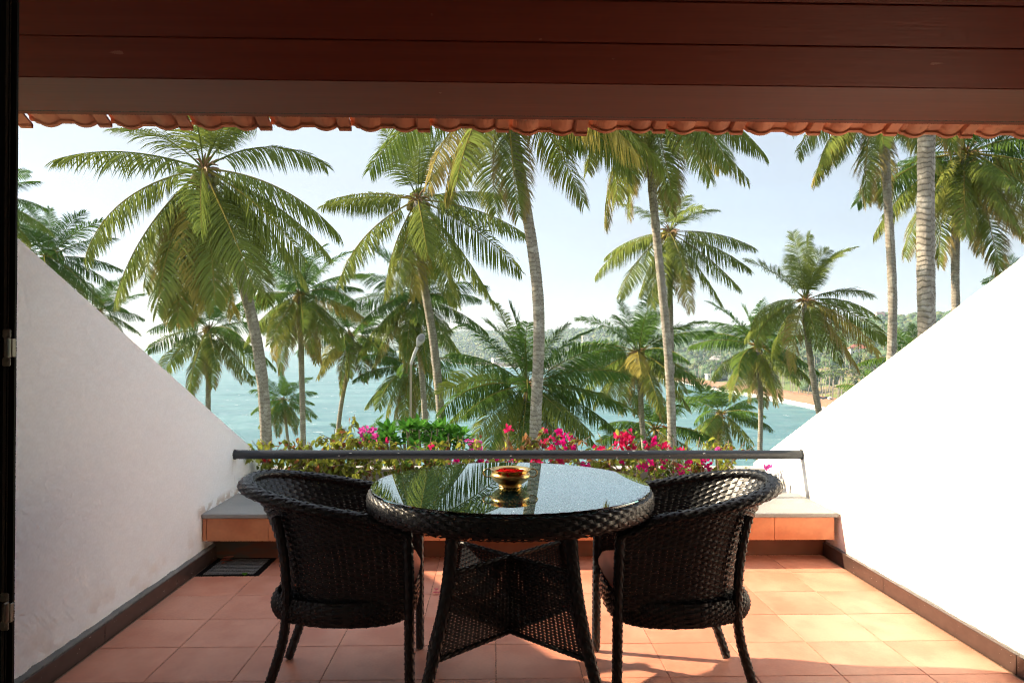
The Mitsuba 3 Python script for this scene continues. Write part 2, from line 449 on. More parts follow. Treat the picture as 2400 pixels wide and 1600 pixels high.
left_wall = side_wall('side_wall', WL, WL - 0.14, (1.627, 2.683, 5.185, 0.572), 5.62, 'white stucco terrace wall in shade at the left with sloping top', [1.67, 2.3, 3.26, 4.0, 4.2, 4.555], WL + 0.001, XL)
right_wall = side_wall('side_wall', WR, WR + 0.14, (1.604, 2.843, 5.455, 0.508), 5.86, 'bright sunlit white stucco terrace wall at the right with sloping top', [1.67, 2.85, 3.84, 4.555], XR, WR - 0.001)

bench = thing('stone_bench', label='low built-in bench with grey stone seat and terracotta tiled front along the terrace edge', cat='bench')
put('seat_slab', box(WL + 0.002, WR - 0.008, 4.372, 4.985, 0.249, 0.274, 0.004), 'stone_slab', bench)
xs = [WL + 0.03, -1.30, -0.97, -0.64, -0.31, 0.03, 0.36, 0.69, 1.02, 1.35, 1.655, XR - 0.006]
put('bench_core', box(WL + 0.012, XR - 0.008, 4.392, 4.97, 0.119, 0.2485), 'pale_grout', bench)
for a, b in zip(xs[:-1], xs[1:]):
    put('front_tile', box(a + 0.0012, b - 0.0012, 4.382, 4.393, 0.116, 0.2470, 0.001), 'bench_tile', bench)
put('end_strip', box(WL + 0.006, WL + 0.0275, 4.384, 4.393, 0.117, 0.246, 0.001), 'bench_tile', bench)
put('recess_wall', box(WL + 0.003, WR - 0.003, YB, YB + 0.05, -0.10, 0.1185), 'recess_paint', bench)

planter = thing('planter', label='long grey concrete planter behind the bench and the railing', cat='planter')
put('outer_wall', box(WL + 0.001, WR - 0.001, 5.60, 5.74, -0.6, 0.335, 0.006), 'concrete', planter)
put('inner_wall', box(WL + 0.001, WR - 0.001, 4.9855, 5.05, -0.1, 0.24, 0.004), 'concrete', planter)
put('soil', grid_mesh(np.stack(list(np.meshgrid(np.linspace(WL, WR, 60), np.linspace(5.04, 5.61, 12), indexing="ij")) + [0.10 + 0.03 * rng.random((60, 12))], -1)), 'rock', planter)

rail = thing('handrail', label='dark blue-black painted tubular handrail spanning between the two side walls', cat='railing')
px = np.linspace(WL, WR, 40)
put('rail_tube', tube(np.c_[px, np.full(40, 4.925), 0.538 + 0 * px], 0.0292, 24), 'rail_paint', rail, smooth=40)
for xx in (WL + 0.003, WR - 0.003):
    put('end_flange', tube([[xx - 0.004, 4.925, 0.538], [xx + 0.004, 4.925, 0.538]], 0.0335, 24), 'rail_paint', rail, smooth=40)

# drain grate in the corner
gx0, gx1, gy0, gy1 = XL + 0.012, -1.296, 4.196, 4.552
grate = thing('drain_grate', label='dark metal drain grate with parallel bars let into the tiled corner by the left wall', cat='grate')
put('grate_frame', cat([slope(box(gx0, gx1, gy0, gy0 + 0.022, -0.012, 0.003)), slope(box(gx0, gx1, gy1 - 0.022, gy1, -0.012, 0.003)),
                        slope(box(gx0, gx0 + 0.03, gy0 + 0.0225, gy1 - 0.0225, -0.012, 0.003)), slope(box(gx1 - 0.036, gx1, gy0 + 0.0225, gy1 - 0.0225, -0.012, 0.003))]), 'black_metal', grate)
put('drain_shade_sheet', slope(box(gx0 - 0.008, gx1 + 0.003, gy0 - 0.003, gy1 + 0.004, -0.0019, -0.0012)), 'shade_black', grate)  # thin black sheet below the bars, painted as the shade of a pit
for k in range(11):
    y = gy0 + 0.036 + k * 0.0285
    put('bar', slope(box(gx0 + 0.031, gx1 - 0.037, y, y + 0.011, 0.0, 0.0045, 0.001)), 'grate_metal', grate)

# ------------------------------------------------------------------ roof over the terrace door, room, door frame
roof = thing('veranda_roof', label='overhanging veranda roof with varnished red-brown boards underneath and clay tiles at the eave', cat='roof')
RX0, RX1 = -3.4, 3.7
YH, ZS = 2.398, 2.092
PSL = 0.45
yy = [YH, 2.2445, 2.103, 1.955, 1.81, 1.664]
zy = lambda y: ZS + PSL * (YH - y)
for a, b in zip(yy[:-1], yy[1:]):
    g = 0.0022
    a_, b_ = a - g, b + g
    put('plank', prism_yz([(a_, zy(a_)), (a_ - .002, zy(a_) - .0005), (b_ + .002, zy(b_) - .0015), (b_, zy(b_) + .001), (b_, zy(b_) + 0.02), (a_, zy(a_) + 0.02)], RX0, RX1), 'varnished_wood', roof)
put('plank_backing', prism_yz([(YH - .01, zy(YH - .01) + 0.014), (1.664, zy(1.664) + 0.014), (1.664, zy(1.664) + 0.05), (YH - .01, zy(YH - .01) + 0.05)], RX0, RX1), 'shade_black', roof)
put('soffit_board', box(RX0, RX1, YH + 0.001, 2.742, ZS - 0.001, ZS + 0.02, 0.002), 'varnished_wood', roof)
put('eave_batten', box(RX0, RX1, 2.774, 2.815, 2.100, 2.13, 0.003), 'varnished_wood', roof)
put('eave_gap_shade', box(RX0, RX1, 2.743, 2.7735, 2.099, 2.14), 'shade_black', roof)  # solid black strip in the eave gap, painted as its shadow
SL = 0.428
rise = lambda y: 2.118 + SL * (2.9 - y)
put('roof_slab', prism_yz([(2.83, rise(2.83) + 0.02), (2.83, rise(2.83) + 0.05), (-3.4, rise(-3.4) + 0.05), (-3.4, rise(-3.4) + 0.02)], -6.5, 5.5), 'room_wood', roof)
from shapely.geometry import LineString

def tile_profile():
    P = 0.3026
    x = np.linspace(0, 1, 90)
    z = np.zeros_like(x)
    for c, w, d in ((0.245, 0.135, 0.016), (0.68, 0.135, 0.016)):
        k = np.clip(1 - np.abs((x - c) / w), 0, 1)
        z -= d * np.sin(k * np.pi / 2) ** 0.8
    z -= 0.015 * smooth01((x - 0.82) / 0.03)
    z += 0.010 * smooth01((0.10 - x) / 0.02)
    z -= 0.010 * np.exp(-((x - 0.075) / 0.02) ** 2)
    return np.c_[x * P, z]

def smooth01(t):
    t = np.clip(t, 0, 1)
    return t * t * (3 - 2 * t)

tp = tile_profile()
for k in range(-9, 10):
    x0 = 0.052 + 0.3026 * k
    dy, dzz, yaw = rng.normal(0, 0.004), rng.normal(0, 0.0015), rng.normal(0, 0.006)
    rows = []
    ss = [0.0, 0.0, 0.012, 0.0125, 0.42]
    low = [0.011, -0.001, -0.001, 0.010, 0.010]
    # underside, lip, end face and top
    for s_, up_ in ((0.42, 0.012), (0.0125, 0.012), (0.012, 0.003), (0.0, 0.003), (0.0, 0.020), (0.42, 0.020)):
        y = 2.9 - s_ + dy + yaw * (tp[:, 0] - 0.15)
        rows.append(np.c_[x0 + tp[:, 0] * 1.012, y, 2.083 + SL * (2.9 - y) + tp[:, 1] * (1 if up_ > 0.003 else 0.9) + up_ + dzz])
    put('tile', grid_mesh(np.stack(rows, 0)), 'roof_clay', roof, smooth=35)

house = thing('house_wall', label='pale inner front wall of the room around the terrace door opening', cat='wall')
put('wall_panel', box(-6.2, -1.14, 1.50, 1.66, -0.3, 2.9), 'room_paint', house)
put('wall_panel', box(WR + 0.2, 5.2, 1.50, 1.66, -0.3, 2.9), 'room_paint', house)
put('lintel', box(-1.14, WR + 0.2, 1.50, 1.66, 2.46, 2.9), 'room_paint', house)
put('room_floor', box(-3.0, 3.6, -3.0, 1.40, -0.15, 0.0), 'room_wood', kind='structure')
put('room_wall', box(-3.0, 3.6, -3.1, -3.0, -0.15, 2.9), 'room_paint', kind='structure')
put('room_wall', box(-3.1, -3.0, -3.1, 1.499, -0.15, 2.9), 'room_paint', kind='structure')
put('room_wall', box(3.6, 3.7, -3.1, 1.499, -0.15, 2.9), 'room_paint', kind='structure')
put('room_ceiling', box(-3.0, 3.6, -3.0, 1.499, 2.9, 3.0), 'room_paint', kind='structure')

door = thing('door_frame', label='black metal door frame with latch keepers at the left edge of the view', cat='door frame')
JX = -0.8798
put('jamb', cat([box(JX - 0.16, JX, 1.400, 1.406, 0, 2.46), box(JX - 0.16, JX - 0.10, 1.4065, 1.50, 0, 2.46)]), 'black_metal', door)
put('groove_strip', box(JX - 0.0185, JX - 0.0135, 1.3965, 1.3995, 0, 2.46, 0.001), 'dull_metal', door)
put('groove_strip', box(JX - 0.0115, JX - 0.0095, 1.3975, 1.3995, 0, 2.46, 0.0005), 'dull_metal', door)
for zc in (1.243, 0.762):
    kx = JX - 0.006
    k = put('keeper', cat([box(kx - 0.0115, kx + 0.0035, 1.3905, 1.3960, zc + 0.018, zc + 0.034, 0.002), box(kx - 0.0115, kx + 0.0035, 1.3905, 1.3960, zc - 0.034, zc - 0.018, 0.002),
                           box(kx - 0.002, kx + 0.0035, 1.382, 1.3960, zc - 0.0185, zc + 0.0185, 0.0015), box(kx + 0.0085, kx + 0.0115, 1.385, 1.3960, zc - 0.017, zc + 0.017, 0.001)]), 'grey_metal', door)
    for d in (0.026, -0.026):
        put('screw', tube([[kx - 0.004, 1.3905, zc + d], [kx - 0.004, 1.3885, zc + d]], 0.003, 10), 'grey_metal', k)

# ------------------------------------------------------------------ table
TC = np.array([0.063, 2.727])
TZ = 0.751
table = thing('round_table', label='round black wicker table with a glass top and crossed woven panels between its legs', cat='table')

def disc(r, z0, z1, seg=96):
    return trimesh.creation.cylinder(radius=r, height=z1 - z0, sections=seg, transform=trimesh.transformations.translation_matrix([TC[0], TC[1], (z0 + z1) / 2]))

def glass_disc():
    b = 0.002
    prof = [(0.0001, TZ), (0.25, TZ), (0.5 - b, TZ), (0.5, TZ - b), (0.5, TZ - 0.010 + b), (0.5 - b, TZ - 0.010), (0.25, TZ - 0.010), (0.0001, TZ - 0.010)]
    m = lathe(prof, 128)
    m.apply_translation([TC[0], TC[1], 0])
    m.invert()
    return m

put('glass_top', glass_disc(), 'table_glass', table, smooth=30, label='clear green-edged glass disc covering the table top')

def rim_S(u, v):
    a = u * 2 * np.pi
    w = (v - 0.5) * np.pi * 1.1
    r = 0.490 + 0.022 * np.sign(np.cos(w)) * np.abs(np.cos(w)) ** 0.7
    z = 0.705 - 0.036 * np.sin(w)
    return np.stack([TC[0] + r * np.cos(a), TC[1] + r * np.sin(a), z], -1)

put('rim', weave(rim_S, 124, 9, amp=0.0023, fill=0.97), 'wicker', table, smooth=True, kind='stuff')

def top_S(u, v):
    return np.stack([TC[0] - 0.49 + 0.98 * u, TC[1] + (v - 0.5) * 2 * np.sqrt(np.maximum(0.49 ** 2 - (0.98 * u - 0.49) ** 2, 0)), 0.7360 + 0 * u], -1)

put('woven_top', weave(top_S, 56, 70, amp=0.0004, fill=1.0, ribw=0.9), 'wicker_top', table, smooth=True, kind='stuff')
put('top_frame', disc(0.486, 0.676, 0.7325), 'wicker_dark', table)
legp = {}
for sx, sy in ((-1, -1), (1, -1), (-1, 1), (1, 1)):
    pts = spline([(sx * 0.200, sy * 0.205, 0.70), (sx * 0.203, sy * 0.205, 0.56), (sx * 0.225, sy * 0.23, 0.38), (sx * 0.272, sy * 0.278, 0.16), (sx * 0.318, sy * 0.325, fz(TC[0], TC[1] + sy * 0.325))], 26)
    pts[:, :2] += TC
    legp[sx, sy] = pts
    lg = put('leg', woven_tube(pts[:-2], np.linspace(0.021, 0.0185, 24), rows=8, rib=0.018), 'wicker', table, smooth=True)
    put('foot_cap', tube(pts[-4:], [0.0165, 0.0165, 0.0165, 0.014], 12), 'grey_metal' if (sx, sy) == (1, 1) else 'wicker_dark', lg, smooth=40)
for s in (1, -1):
    A, B = legp[-1, -s], legp[1, s]
    a = lambda z, L: np.array([np.interp(z, L[::-1, 2], L[::-1, i]) for i in range(2)])

    def pan_S(u, v, A=A, B=B):
        z = 0.217 + 0.270 * v + 0 * u
        pa = np.stack([np.interp(z, A[::-1, 2], A[::-1, i]) for i in range(2)], -1)
        pb = np.stack([np.interp(z, B[::-1, 2], B[::-1, i]) for i in range(2)], -1)
        return np.concatenate([pa + (pb - pa) * u[..., None], z[..., None]], -1)
    put('cross_panel', cat([weave(pan_S, 36, 28, amp=0.002, fill=0.86, ribw=0.70),
                            woven_tube(pan_S(np.linspace(0.02, 0.98, 30), np.zeros(30)), 0.008, rows=6, rib=0.02), woven_tube(pan_S(np.linspace(0.02, 0.98, 30), np.ones(30)), 0.008, rows=6, rib=0.02)]), 'wicker', table, smooth=True, kind='stuff')
for a in (-1.62, 0.0, 1.57, 3.14):
    put('glass_spacer', tube([[TC[0] + 0.492 * math.cos(a), TC[1] + 0.492 * math.sin(a), 0.728], [TC[0] + 0.492 * math.cos(a), TC[1] + 0.492 * math.sin(a), 0.7405]], 0.006, 12), 'brass', table)

# brass bowl with petals
bowl = thing('brass_bowl', label='small polished brass bowl with two ring handles on the glass table', cat='bowl')
bc = np.array([0.061, 2.677, TZ])
prof = [(0.000, 0.003), (0.032, 0.003), (0.039, 0.000), (0.042, 0.002), (0.041, 0.006), (0.038, 0.009), (0.046, 0.013), (0.060, 0.024), (0.069, 0.036), (0.0705, 0.041), (0.0700, 0.043), (0.0705, 0.045), (0.069, 0.051), (0.063, 0.057),
        (0.0605, 0.060), (0.0635, 0.064), (0.0705, 0.0675), (0.0725, 0.0685), (0.0725, 0.070), (0.069, 0.0695), (0.0605, 0.065), (0.058, 0.060), (0.060, 0.056), (0.066, 0.050), (0.067, 0.042), (0.058, 0.027), (0.04, 0.017), (0.0001, 0.014)]
prof = [(q, z * 0.88) for q, z in prof]
b = lathe(prof, 72); b.apply_translation(bc)
put('body', b, 'brass', bowl, smooth=38)
for s in (-1, 1):
    a = np.linspace(0, 2 * np.pi, 29)
    ring = np.c_[s * (0.0795 + 0.0165 * np.cos(a)), 0 * a, 0.047 + 0.0145 * np.sin(a)] + bc
    put('handle', tube(ring, 0.0024, 8, cap=False), 'brass', bowl, smooth=True)

def blade(c, d, n, L, W, curl=0.3):
    """a small leaf or petal: base c, direction d, normal n -> vertices and triangles"""
    d = d / np.linalg.norm(d); s = np.cross(d, n); s /= np.linalg.norm(s) + 1e-9; n = np.cross(s, d)
    t = np.array([0, 0.3, 0.65, 1.0]); w = np.array([0.12, 0.95, 0.8, 0.0]) * W / 2
    mid = c + np.outer(t * L, d) - np.outer(curl * L * t ** 2, n)
    V = [mid[0], mid[1] - s * w[1] + n * w[1] * .25, mid[1], mid[1] + s * w[1] + n * w[1] * .25, mid[2] - s * w[2] + n * w[2] * .25, mid[2], mid[2] + s * w[2] + n * w[2] * .25, mid[3]]
    F = [(0, 1, 2), (0, 2, 3), (1, 4, 5), (1, 5, 2), (2, 5, 6), (2, 6, 3), (4, 7, 5), (5, 7, 6)]
    return np.array(V), np.array(F)

class Leaves:
    def __init__(self):
        self.v, self.f, self.c, self.n = [], [], [], 0

    def add(self, V, F, col):
        self.v.append(V); self.f.append(F + self.n); self.n += len(V)
        self.c.append(np.broadcast_to(np.asarray(col, float), (len(V), 3)))

    def mesh(self):
        return trimesh.Trimesh(np.vstack(self.v), np.vstack(self.f), process=False)

    def put(self, name, bsdf, parent=None, **k):
        return put(name, self.mesh(), bsdf, parent, smooth=True, color=np.vstack(self.c), **k)

pt = Leaves()
r = np.random.default_rng(3)
for _ in range(95):
    a, q = r.uniform(0, 2 * np.pi), 0.056 * math.sqrt(r.random())
    V, F = blade(bc + [q * math.cos(a), q * math.sin(a), 0.0475 + r.uniform(0, 0.005)], np.array([r.normal(), r.normal(), 0.1]), np.array([r.normal(0, .25), r.normal(0, .25), 1]), 0.022, 0.016, 0.25)
    pt.add(V, F, np.array([0.50, 0.012, 0.015]) * r.uniform(0.6, 1.3))
pt.put('flower_petals', 'petal', label='heap of red flower petals filling the brass bowl', cat='petals', kind='stuff')

# ------------------------------------------------------------------ wicker chairs
def plan(xf, b, xc, rb, n=121, e=2.3):
    a = np.linspace(-np.pi / 2, np.pi / 2, n)
    ca, sa = np.cos(a), np.sin(a)
    arc = np.c_[xc - rb * np.sign(ca) * np.abs(ca) ** (2 / e), b * np.sign(sa) * np.abs(sa) ** (2 / e)]
    p = np.vstack([[xf, -b], arc, [xf, b]])
    s = np.r_[0, np.cumsum(np.linalg.norm(np.diff(p, axis=0), axis=1))]
    return lambda u: np.stack([np.interp(u * s[-1], s, p[:, 0]), np.interp(u * s[-1], s, p[:, 1])], -1)

def chair_parts():
    bot, top = plan(0.245, 0.240, 0.06, 0.29), plan(0.235, 0.270, 0.02, 0.385)
    zrim = lambda x: 0.612 + 0.045 * smooth01((0.26 - x) / 0.16) + 0.105 * np.clip((0.16 - x) / 0.56, 0, 1) ** 1.15

    def shell(u, v):
        w = (0.35 * v + 0.65 * v ** 2.6)[..., None]
        p = bot(u) * (1 - w) + top(u) * w
        z = 0.335 + (zrim(top(u)[..., 0]) - 0.335) * v
        return np.concatenate([p, z[..., None]], -1)

    u = np.linspace(0, 1, 90)
    path = shell(u, np.ones(90))
    path = np.vstack([path[:1] + [0.012, 0, -0.012], path, path[-1:] + [0.012, 0, -0.012]])
    t = np.gradient(path, axis=0); t /= np.linalg.norm(t, axis=1, keepdims=True)
    out = np.cross(t, [0, 0, 1.0]); out /= np.linalg.norm(out, axis=1, keepdims=True)
    if out[45, 0] > 0:
        out = -out
    back = np.clip(-out[:, 0], 0, 1)
    tilt = (0.35 + 0.30 * back)[:, None]
    a = out * np.cos(tilt) - np.array([[0, 0, 1.0]]) * np.sin(tilt) * 0.6
    a /= np.linalg.norm(a, axis=1, keepdims=True)
    bb = np.cross(t, a)
    wide = 0.0235 + 0.0095 * back
    rim = woven_tube(path + out * 0.014, wide, rows=14, rib=0.025, r2=0.0195 + 0 * wide, fa=(t, a, bb), amp=0.002)
    backrest = weave(shell, 52, 35, amp=0.0025, fill=0.985, ribw=0.72)

    def apron(u, v):
        ang = u * 2 * np.pi
        e = 3.2
        c, s = np.cos(ang), np.sin(ang)
        x = 0.0 + 0.258 * np.sign(c) * np.abs(c) ** (2 / e)
        wy = 0.262 - 0.04 * smooth01((0.02 - x) / 0.25)
        y = wy * np.sign(s) * np.abs(s) ** (2 / e)
        q = np.sin(v * np.pi)
        k = 1 + 0.022 * q - 0.01
        k2 = np.where(x < -0.1, 0.05 * q * smooth01((-0.1 - x) / 0.12), 0)
        return np.stack([x * (k + k2), y * k, 0.278 + 0.085 * v + 0.015 * q * 0], -1)
    rail_ = weave(apron, 84, 9, amp=0.0030, fill=0.96, shift=0.001)
    g, h = np.meshgrid(np.linspace(0, 1, 80), np.linspace(0, 1, 7), indexing='ij')
    inner = apron(g, h); inner[..., :2] *= 0.985
    ring = apron(np.linspace(0, 1, 60)[:-1], np.full(59, 0.5)) * [0.97, 0.97, 1]
    fan = trimesh.Trimesh(np.vstack([ring, ring[:, :] * [1, 1, 0] + [0, 0, 0.290], [[0, 0, ring[0, 2]]], [[0, 0, 0.290]]]),
                          np.vstack([[(i, (i + 1) % 59, 118) for i in range(59)], [(59 + (i + 1) % 59, 59 + i, 119) for i in range(59)], [(i, 59 + i, 59 + (i + 1) % 59) for i in range(59)], [(i, 59 + (i + 1) % 59, (i + 1) % 59) for i in range(59)]]), process=False)
    legs = []
    for s in (-1, 1):
        legs.append(woven_tube(spline([(0.240, s * 0.252, 0.612), (0.247, s * 0.252, 0.45), (0.25, s * 0.25, 0.25), (0.253, s * 0.25, 0.004)], 24), np.linspace(0.0185, 0.0165, 24), rows=8, rib=0.018))
    for s in (-1, 1):
        legs.append(woven_tube(spline([(-0.222, s * 0.224, 0.662), (-0.197, s * 0.214, 0.52), (-0.190, s * 0.200, 0.36), (-0.200, s * 0.188, 0.24), (-0.232, s * 0.178, 0.12), (-0.270, s * 0.167, 0.004)], 30), np.linspace(0.0165, 0.0165, 30), rows=8, rib=0.018))
    return backrest, rim, cat([rail_, grid_mesh(inner)]), fan, legs

def cushion_mesh():
    # pillow-edged seat pad
    nu, nv = 26, 26
    a, b = np.meshgrid(np.linspace(-1, 1, nu), np.linspace(-1, 1, nv), indexing='ij')
    e = (np.clip(1 - np.maximum(np.abs(a), np.abs(b)), 0, 1) / 0.22)
    th = 0.030 * np.sqrt(np.clip(1 - (1 - np.clip(e, 0, 1)) ** 2, 0, 1)) + 0.010 * (1 - a ** 2) * (1 - b ** 2)
    sh = 1 - 0.10 * (np.abs(a) * np.abs(b)) ** 3
    X = 0.038 + 0.228 * a * sh
    Yy = (0.222 - 0.025 * (1 - a) / 2) * b * sh
    return cat([grid_mesh(np.stack([X, Yy, 0.405 + th], -1)), grid_mesh(np.stack([X, Yy, 0.400 - th * 0.9], -1)[:, ::-1])])

backrest, rim, apron, fan, legs = chair_parts()
cush = cushion_mesh()
CH = [(-0.550, 2.904, 1.5, 'left black wicker armchair facing right towards the glass table', 'rust red seat cushion in the left wicker armchair'),
      (0.684, 2.870, 180.5, 'right black wicker armchair facing left towards the glass table', 'rust red seat cushion in the right wicker armchair')]
shared = [('backrest', mikit.ply(backrest, 'wicker', smooth=True), True), ('rim', mikit.ply(rim, 'wicker', smooth=True), True), ('seat_rail', mikit.ply(apron, 'wicker', smooth=True), True), ('seat', mikit.ply(fan, 'wicker_dark'), False)]
shared += [('leg', mikit.ply(l, 'wicker', smooth=True), False) for l in legs]
cd = mikit.ply(cush, 'cushion_cloth', smooth=40)
for x, y, ang, lab, clab in CH:
    c = thing('wicker_armchair', label=lab, cat='chair', group='wicker armchairs at the round table')
    tw = T().translate([x, y, fz(x, y) + 0.001]).rotate([0, 0, 1], ang)
    for nm, d, st in shared:
        k = put(nm, {**d, 'to_world': tw}, None, c)
        if st:
            tag(k, kind='stuff')
    put('seat_cushion', {**cd, 'to_world': tw}, None, label=clab, cat='cushion', group='seat cushions of the armchairs')
#PART2
# ------------------------------------------------------------------ fallen bits on the floor
def flat_bits(base, spots, label, cat_, col, L, W, n=1, group=None):
    for k, (x, y) in enumerate(spots):
        lv = Leaves()
        r = np.random.default_rng(int(x * 1000) % 977)
        for q in range(n):
            a = r.uniform(0, 6.28)
            V, F = blade(np.array([x + r.normal(0, .012) * (n > 1), y + r.normal(0, .012) * (n > 1), fz(x, y) + 0.0065 + 0.004 * q]), np.array([math.cos(a), math.sin(a), 0.12]), np.array([0, 0, 1.0]), L, W, 0.12)
            lv.add(V, F, np.array(col) * r.uniform(0.8, 1.2))
        lv.put(base, 'petal', label=label, cat=cat_, group=group)

flat_bits('fallen_leaf', [(-1.385, 4.235)], 'green fallen leaf lying on the drain grate', 'leaf', (0.10, 0.22, 0.03), 0.045, 0.035)
flat_bits('fallen_flower', [(-1.555, 4.46)], 'withered reddish flower lying at the back of the drain grate', 'flower', (0.42, 0.13, 0.09), 0.04, 0.03, 7)
flat_bits('fallen_petals', [(-0.285, 3.88)], 'pink fallen petals on the floor behind the left table leg', 'petals', (0.55, 0.14, 0.16), 0.035, 0.025, 3)

# ------------------------------------------------------------------ sea, land, hills
ZSEA = -25.0
def coast(px):
    """distance of the shore line in the direction of photo column px"""
    xs = [-1200, 0, 250, 450, 620, 760, 900, 1000, 1060, 1180, 1400, 1560, 1650, 1760, 1880, 1934, 2100, 2400, 3200]
    ds = [9000, 9000, 9000, 9000, 8200, 6800, 3600, 1700, 1120, 950, 760, 610, 510, 440, 378, 350, 290, 235, 190]
    return np.exp(np.interp(px, xs, np.log(ds)))

def dirn(px):
    px = np.asarray(px, float)
    d = FW + (px[..., None] - 1200) / FOC * RT
    d[..., 2] = 0
    return d / np.linalg.norm(d, axis=-1, keepdims=True)

def ridge(px):
    """how far the hills' skyline stands above the eye, as a share of its distance"""
    xs = [0, 430, 560, 760, 1000, 1060, 1150, 1250, 1340, 1420, 1520, 1600, 1700, 1800, 1900, 2030, 2060, 2120, 2200, 3200]
    ys = [1, 6.5, 7, 8, 22, 36, 38, 36, 42, 46, 48, 52, 50, 52, 54, 62, 78, 72, 80, 90]
    return np.interp(px, xs, ys) / FOC

REACH = lambda px: np.interp(px, [430, 760, 1060, 1400, 1900, 3200], [1500, 1500, 1000, 750, 620, 550])

def land(px, t):
    """height of the ground t metres behind the shore, t in 0..REACH"""
    px = np.asarray(px, float)
    R, d = REACH(px), coast(px)
    k = np.clip(t / R, 0, 1)
    top = 1.25 + ridge(px) * (d + R) - 9.0 - 25 * np.clip((1000 - px) / 400, 0, 0)
    top = np.maximum(top, ZSEA + 6)
    beach = ZSEA + 2.6 * np.clip(t / 14, -1, 1)
    h = beach + (top - ZSEA - 2.6) * (0.30 * k + 0.70 * k ** 1.7) * smooth01((t - 12) / 60) ** 0.6
    w = d[..., None] * dirn(px)[..., :2]
    n = meshkit.fbm(np.concatenate([(w + dirn(px)[..., :2] * np.asarray(t)[..., None]) / 160, 0 * w[..., :1]], -1), 4)
    return h + (n - 0.5) * 14 * smooth01((t - 60) / 250)

def land_pt(px, t):
    d = dirn(px) * (coast(px) + t)[..., None]
    return np.concatenate([d[..., :2], land(px, t)[..., None]], -1)

cols = np.linspace(200, 3100, 420)
ts = np.r_[-30, 0, 6, 14, 20, 30, np.linspace(45, 1, 1), np.linspace(60, 1, 1)]
ts = np.unique(np.r_[-30, 0, 6, 12, 18, 26, 36])
PX, TT = np.meshgrid(cols, np.linspace(0, 1, 44), indexing='ij')
tt = np.where(TT < 0.2, -30 + TT / 0.2 * 70, 40 + (TT - 0.2) / 0.8 * (REACH(PX) * 1.25 - 40))
hill = land_pt(PX, tt)
hill[..., 2] -= np.clip(tt / REACH(PX) - 1, 0, 1) * 60
put('hills', grid_mesh(hill), 'grassland', smooth=True, kind='structure')
bc_, bt_ = np.meshgrid(np.linspace(1570, 3000, 240), np.linspace(-10, 26, 12), indexing='ij')
bb_ = bt_ * np.interp(bc_, [1570, 1610, 1700, 1900, 3000], [0.1, 0.9, 1.1, 1.2, 1.2])
sand = land_pt(bc_, bb_)
sand[..., 2] += 0.25
put('beach', grid_mesh(sand), 'sand', smooth=True, kind='structure')

g = np.r_[np.linspace(3, 60, 30), np.geomspace(62, 40000, 90)]
az = np.linspace(-1.25, 1.25, 140)
A_, G_ = np.meshgrid(az, g, indexing='ij')
put('sea', grid_mesh(np.stack([G_ * np.sin(A_), 40 + G_ * np.cos(A_), ZSEA + 0 * G_], -1)), 'seawater', smooth=True, kind='structure')
# breaking wave: low rolls of white water along the shore
fx = np.linspace(940, 2300, 520)
fr = np.random.default_rng(5)
for nm, (o, wd, x0, x1) in enumerate(((-5, 3.2, 940, 2300), (-15, 2.2, 1600, 2300), (-27, 1.5, 1640, 2100))):
    q = fx[(fx > x0) & (fx < x1)]
    sc = np.interp(q, [940, 1180, 1600, 2300], [2.2, 1.8, 1.0, 0.8])
    wob = meshkit.fbm(np.c_[q / 40 + 9 * nm, 0 * q, 0 * q], 3)
    prof = []
    for s_, hgt in ((0, 0.05), (0.3, 0.45), (0.6, 0.5), (1.0, 0.05)):
        t = (o + (wob - 0.5) * 8 + wd * s_ * (0.3 + 1.3 * meshkit.fbm(np.c_[q / 14, 0 * q + nm, 0 * q], 3))) * sc
        P = dirn(q) * (coast(q) + t)[:, None]
        prof.append(np.c_[P[:, :2], np.full(len(q), ZSEA + hgt)])
    put('surf', grid_mesh(np.stack(prof, 1)), 'foam', smooth=True, kind='structure')
# near slope under the palms
xs_, ys_ = np.meshgrid(np.linspace(-90, 110, 70), np.linspace(5.8, 86, 50), indexing='ij')
hz = -3.6 - 0.295 * (ys_ - 5.8) + 0.5 * (meshkit.fbm(np.stack([xs_ / 6, ys_ / 6, 0 * xs_], -1)) - 0.5)
ground_z = lambda x, y: -3.6 - 0.295 * (y - 5.8)
put('hillside', grid_mesh(np.stack([xs_, ys_, hz], -1)), 'grassland', smooth=True, kind='structure')
# rock armour along the far shore
rk = []
rr = np.random.default_rng(12)
ico0 = trimesh.creation.icosphere(subdivisions=1)
for _ in range(420):
    q = rr.uniform(985, 1420)
    P = land_pt(np.array(q), np.array(rr.uniform(-6, 12)))
    v = ico0.vertices * rr.uniform(1.0, 2.6, 3) * [1, 1, 0.8] * (1 + 0.3 * rr.normal(size=(42, 1)).clip(-1, 1)) + P + [0, 0, rr.uniform(0, 2.5)]
    rk.append((v, ico0.faces))
for _ in range(60):
    q = rr.uniform(1600, 1700)
    P = land_pt(np.array(q), np.array(rr.uniform(-26, -2)))
    v = ico0.vertices * rr.uniform(0.8, 2.0, 3) * (1 + 0.3 * rr.normal(size=(42, 1)).clip(-1, 1)) + P + [0, 0, 0.3]
    rk.append((v, ico0.faces))
put('shore_rocks', cat(rk), 'rock', smooth=25, label='line of dark boulders along the distant shore', cat='rocks', kind='stuff')

# ------------------------------------------------------------------ far wood on the hills
fr = np.random.default_rng(21)
ico1 = trimesh.creation.icosphere(subdivisions=1)
fv, ff, n_ = [], [], 0

def crown_blob(P, rx, rz):
    global n_
    lump = 1 + 0.34 * meshkit.noise(ico1.vertices * 1.9 + P * 0.37) - 0.17 + 0.10 * fr.normal(size=42)
    v = ico1.vertices * lump[:, None] * [rx, rx, rz] + P
    fv.append(v); ff.append(ico1.faces + n_); n_ += len(v)

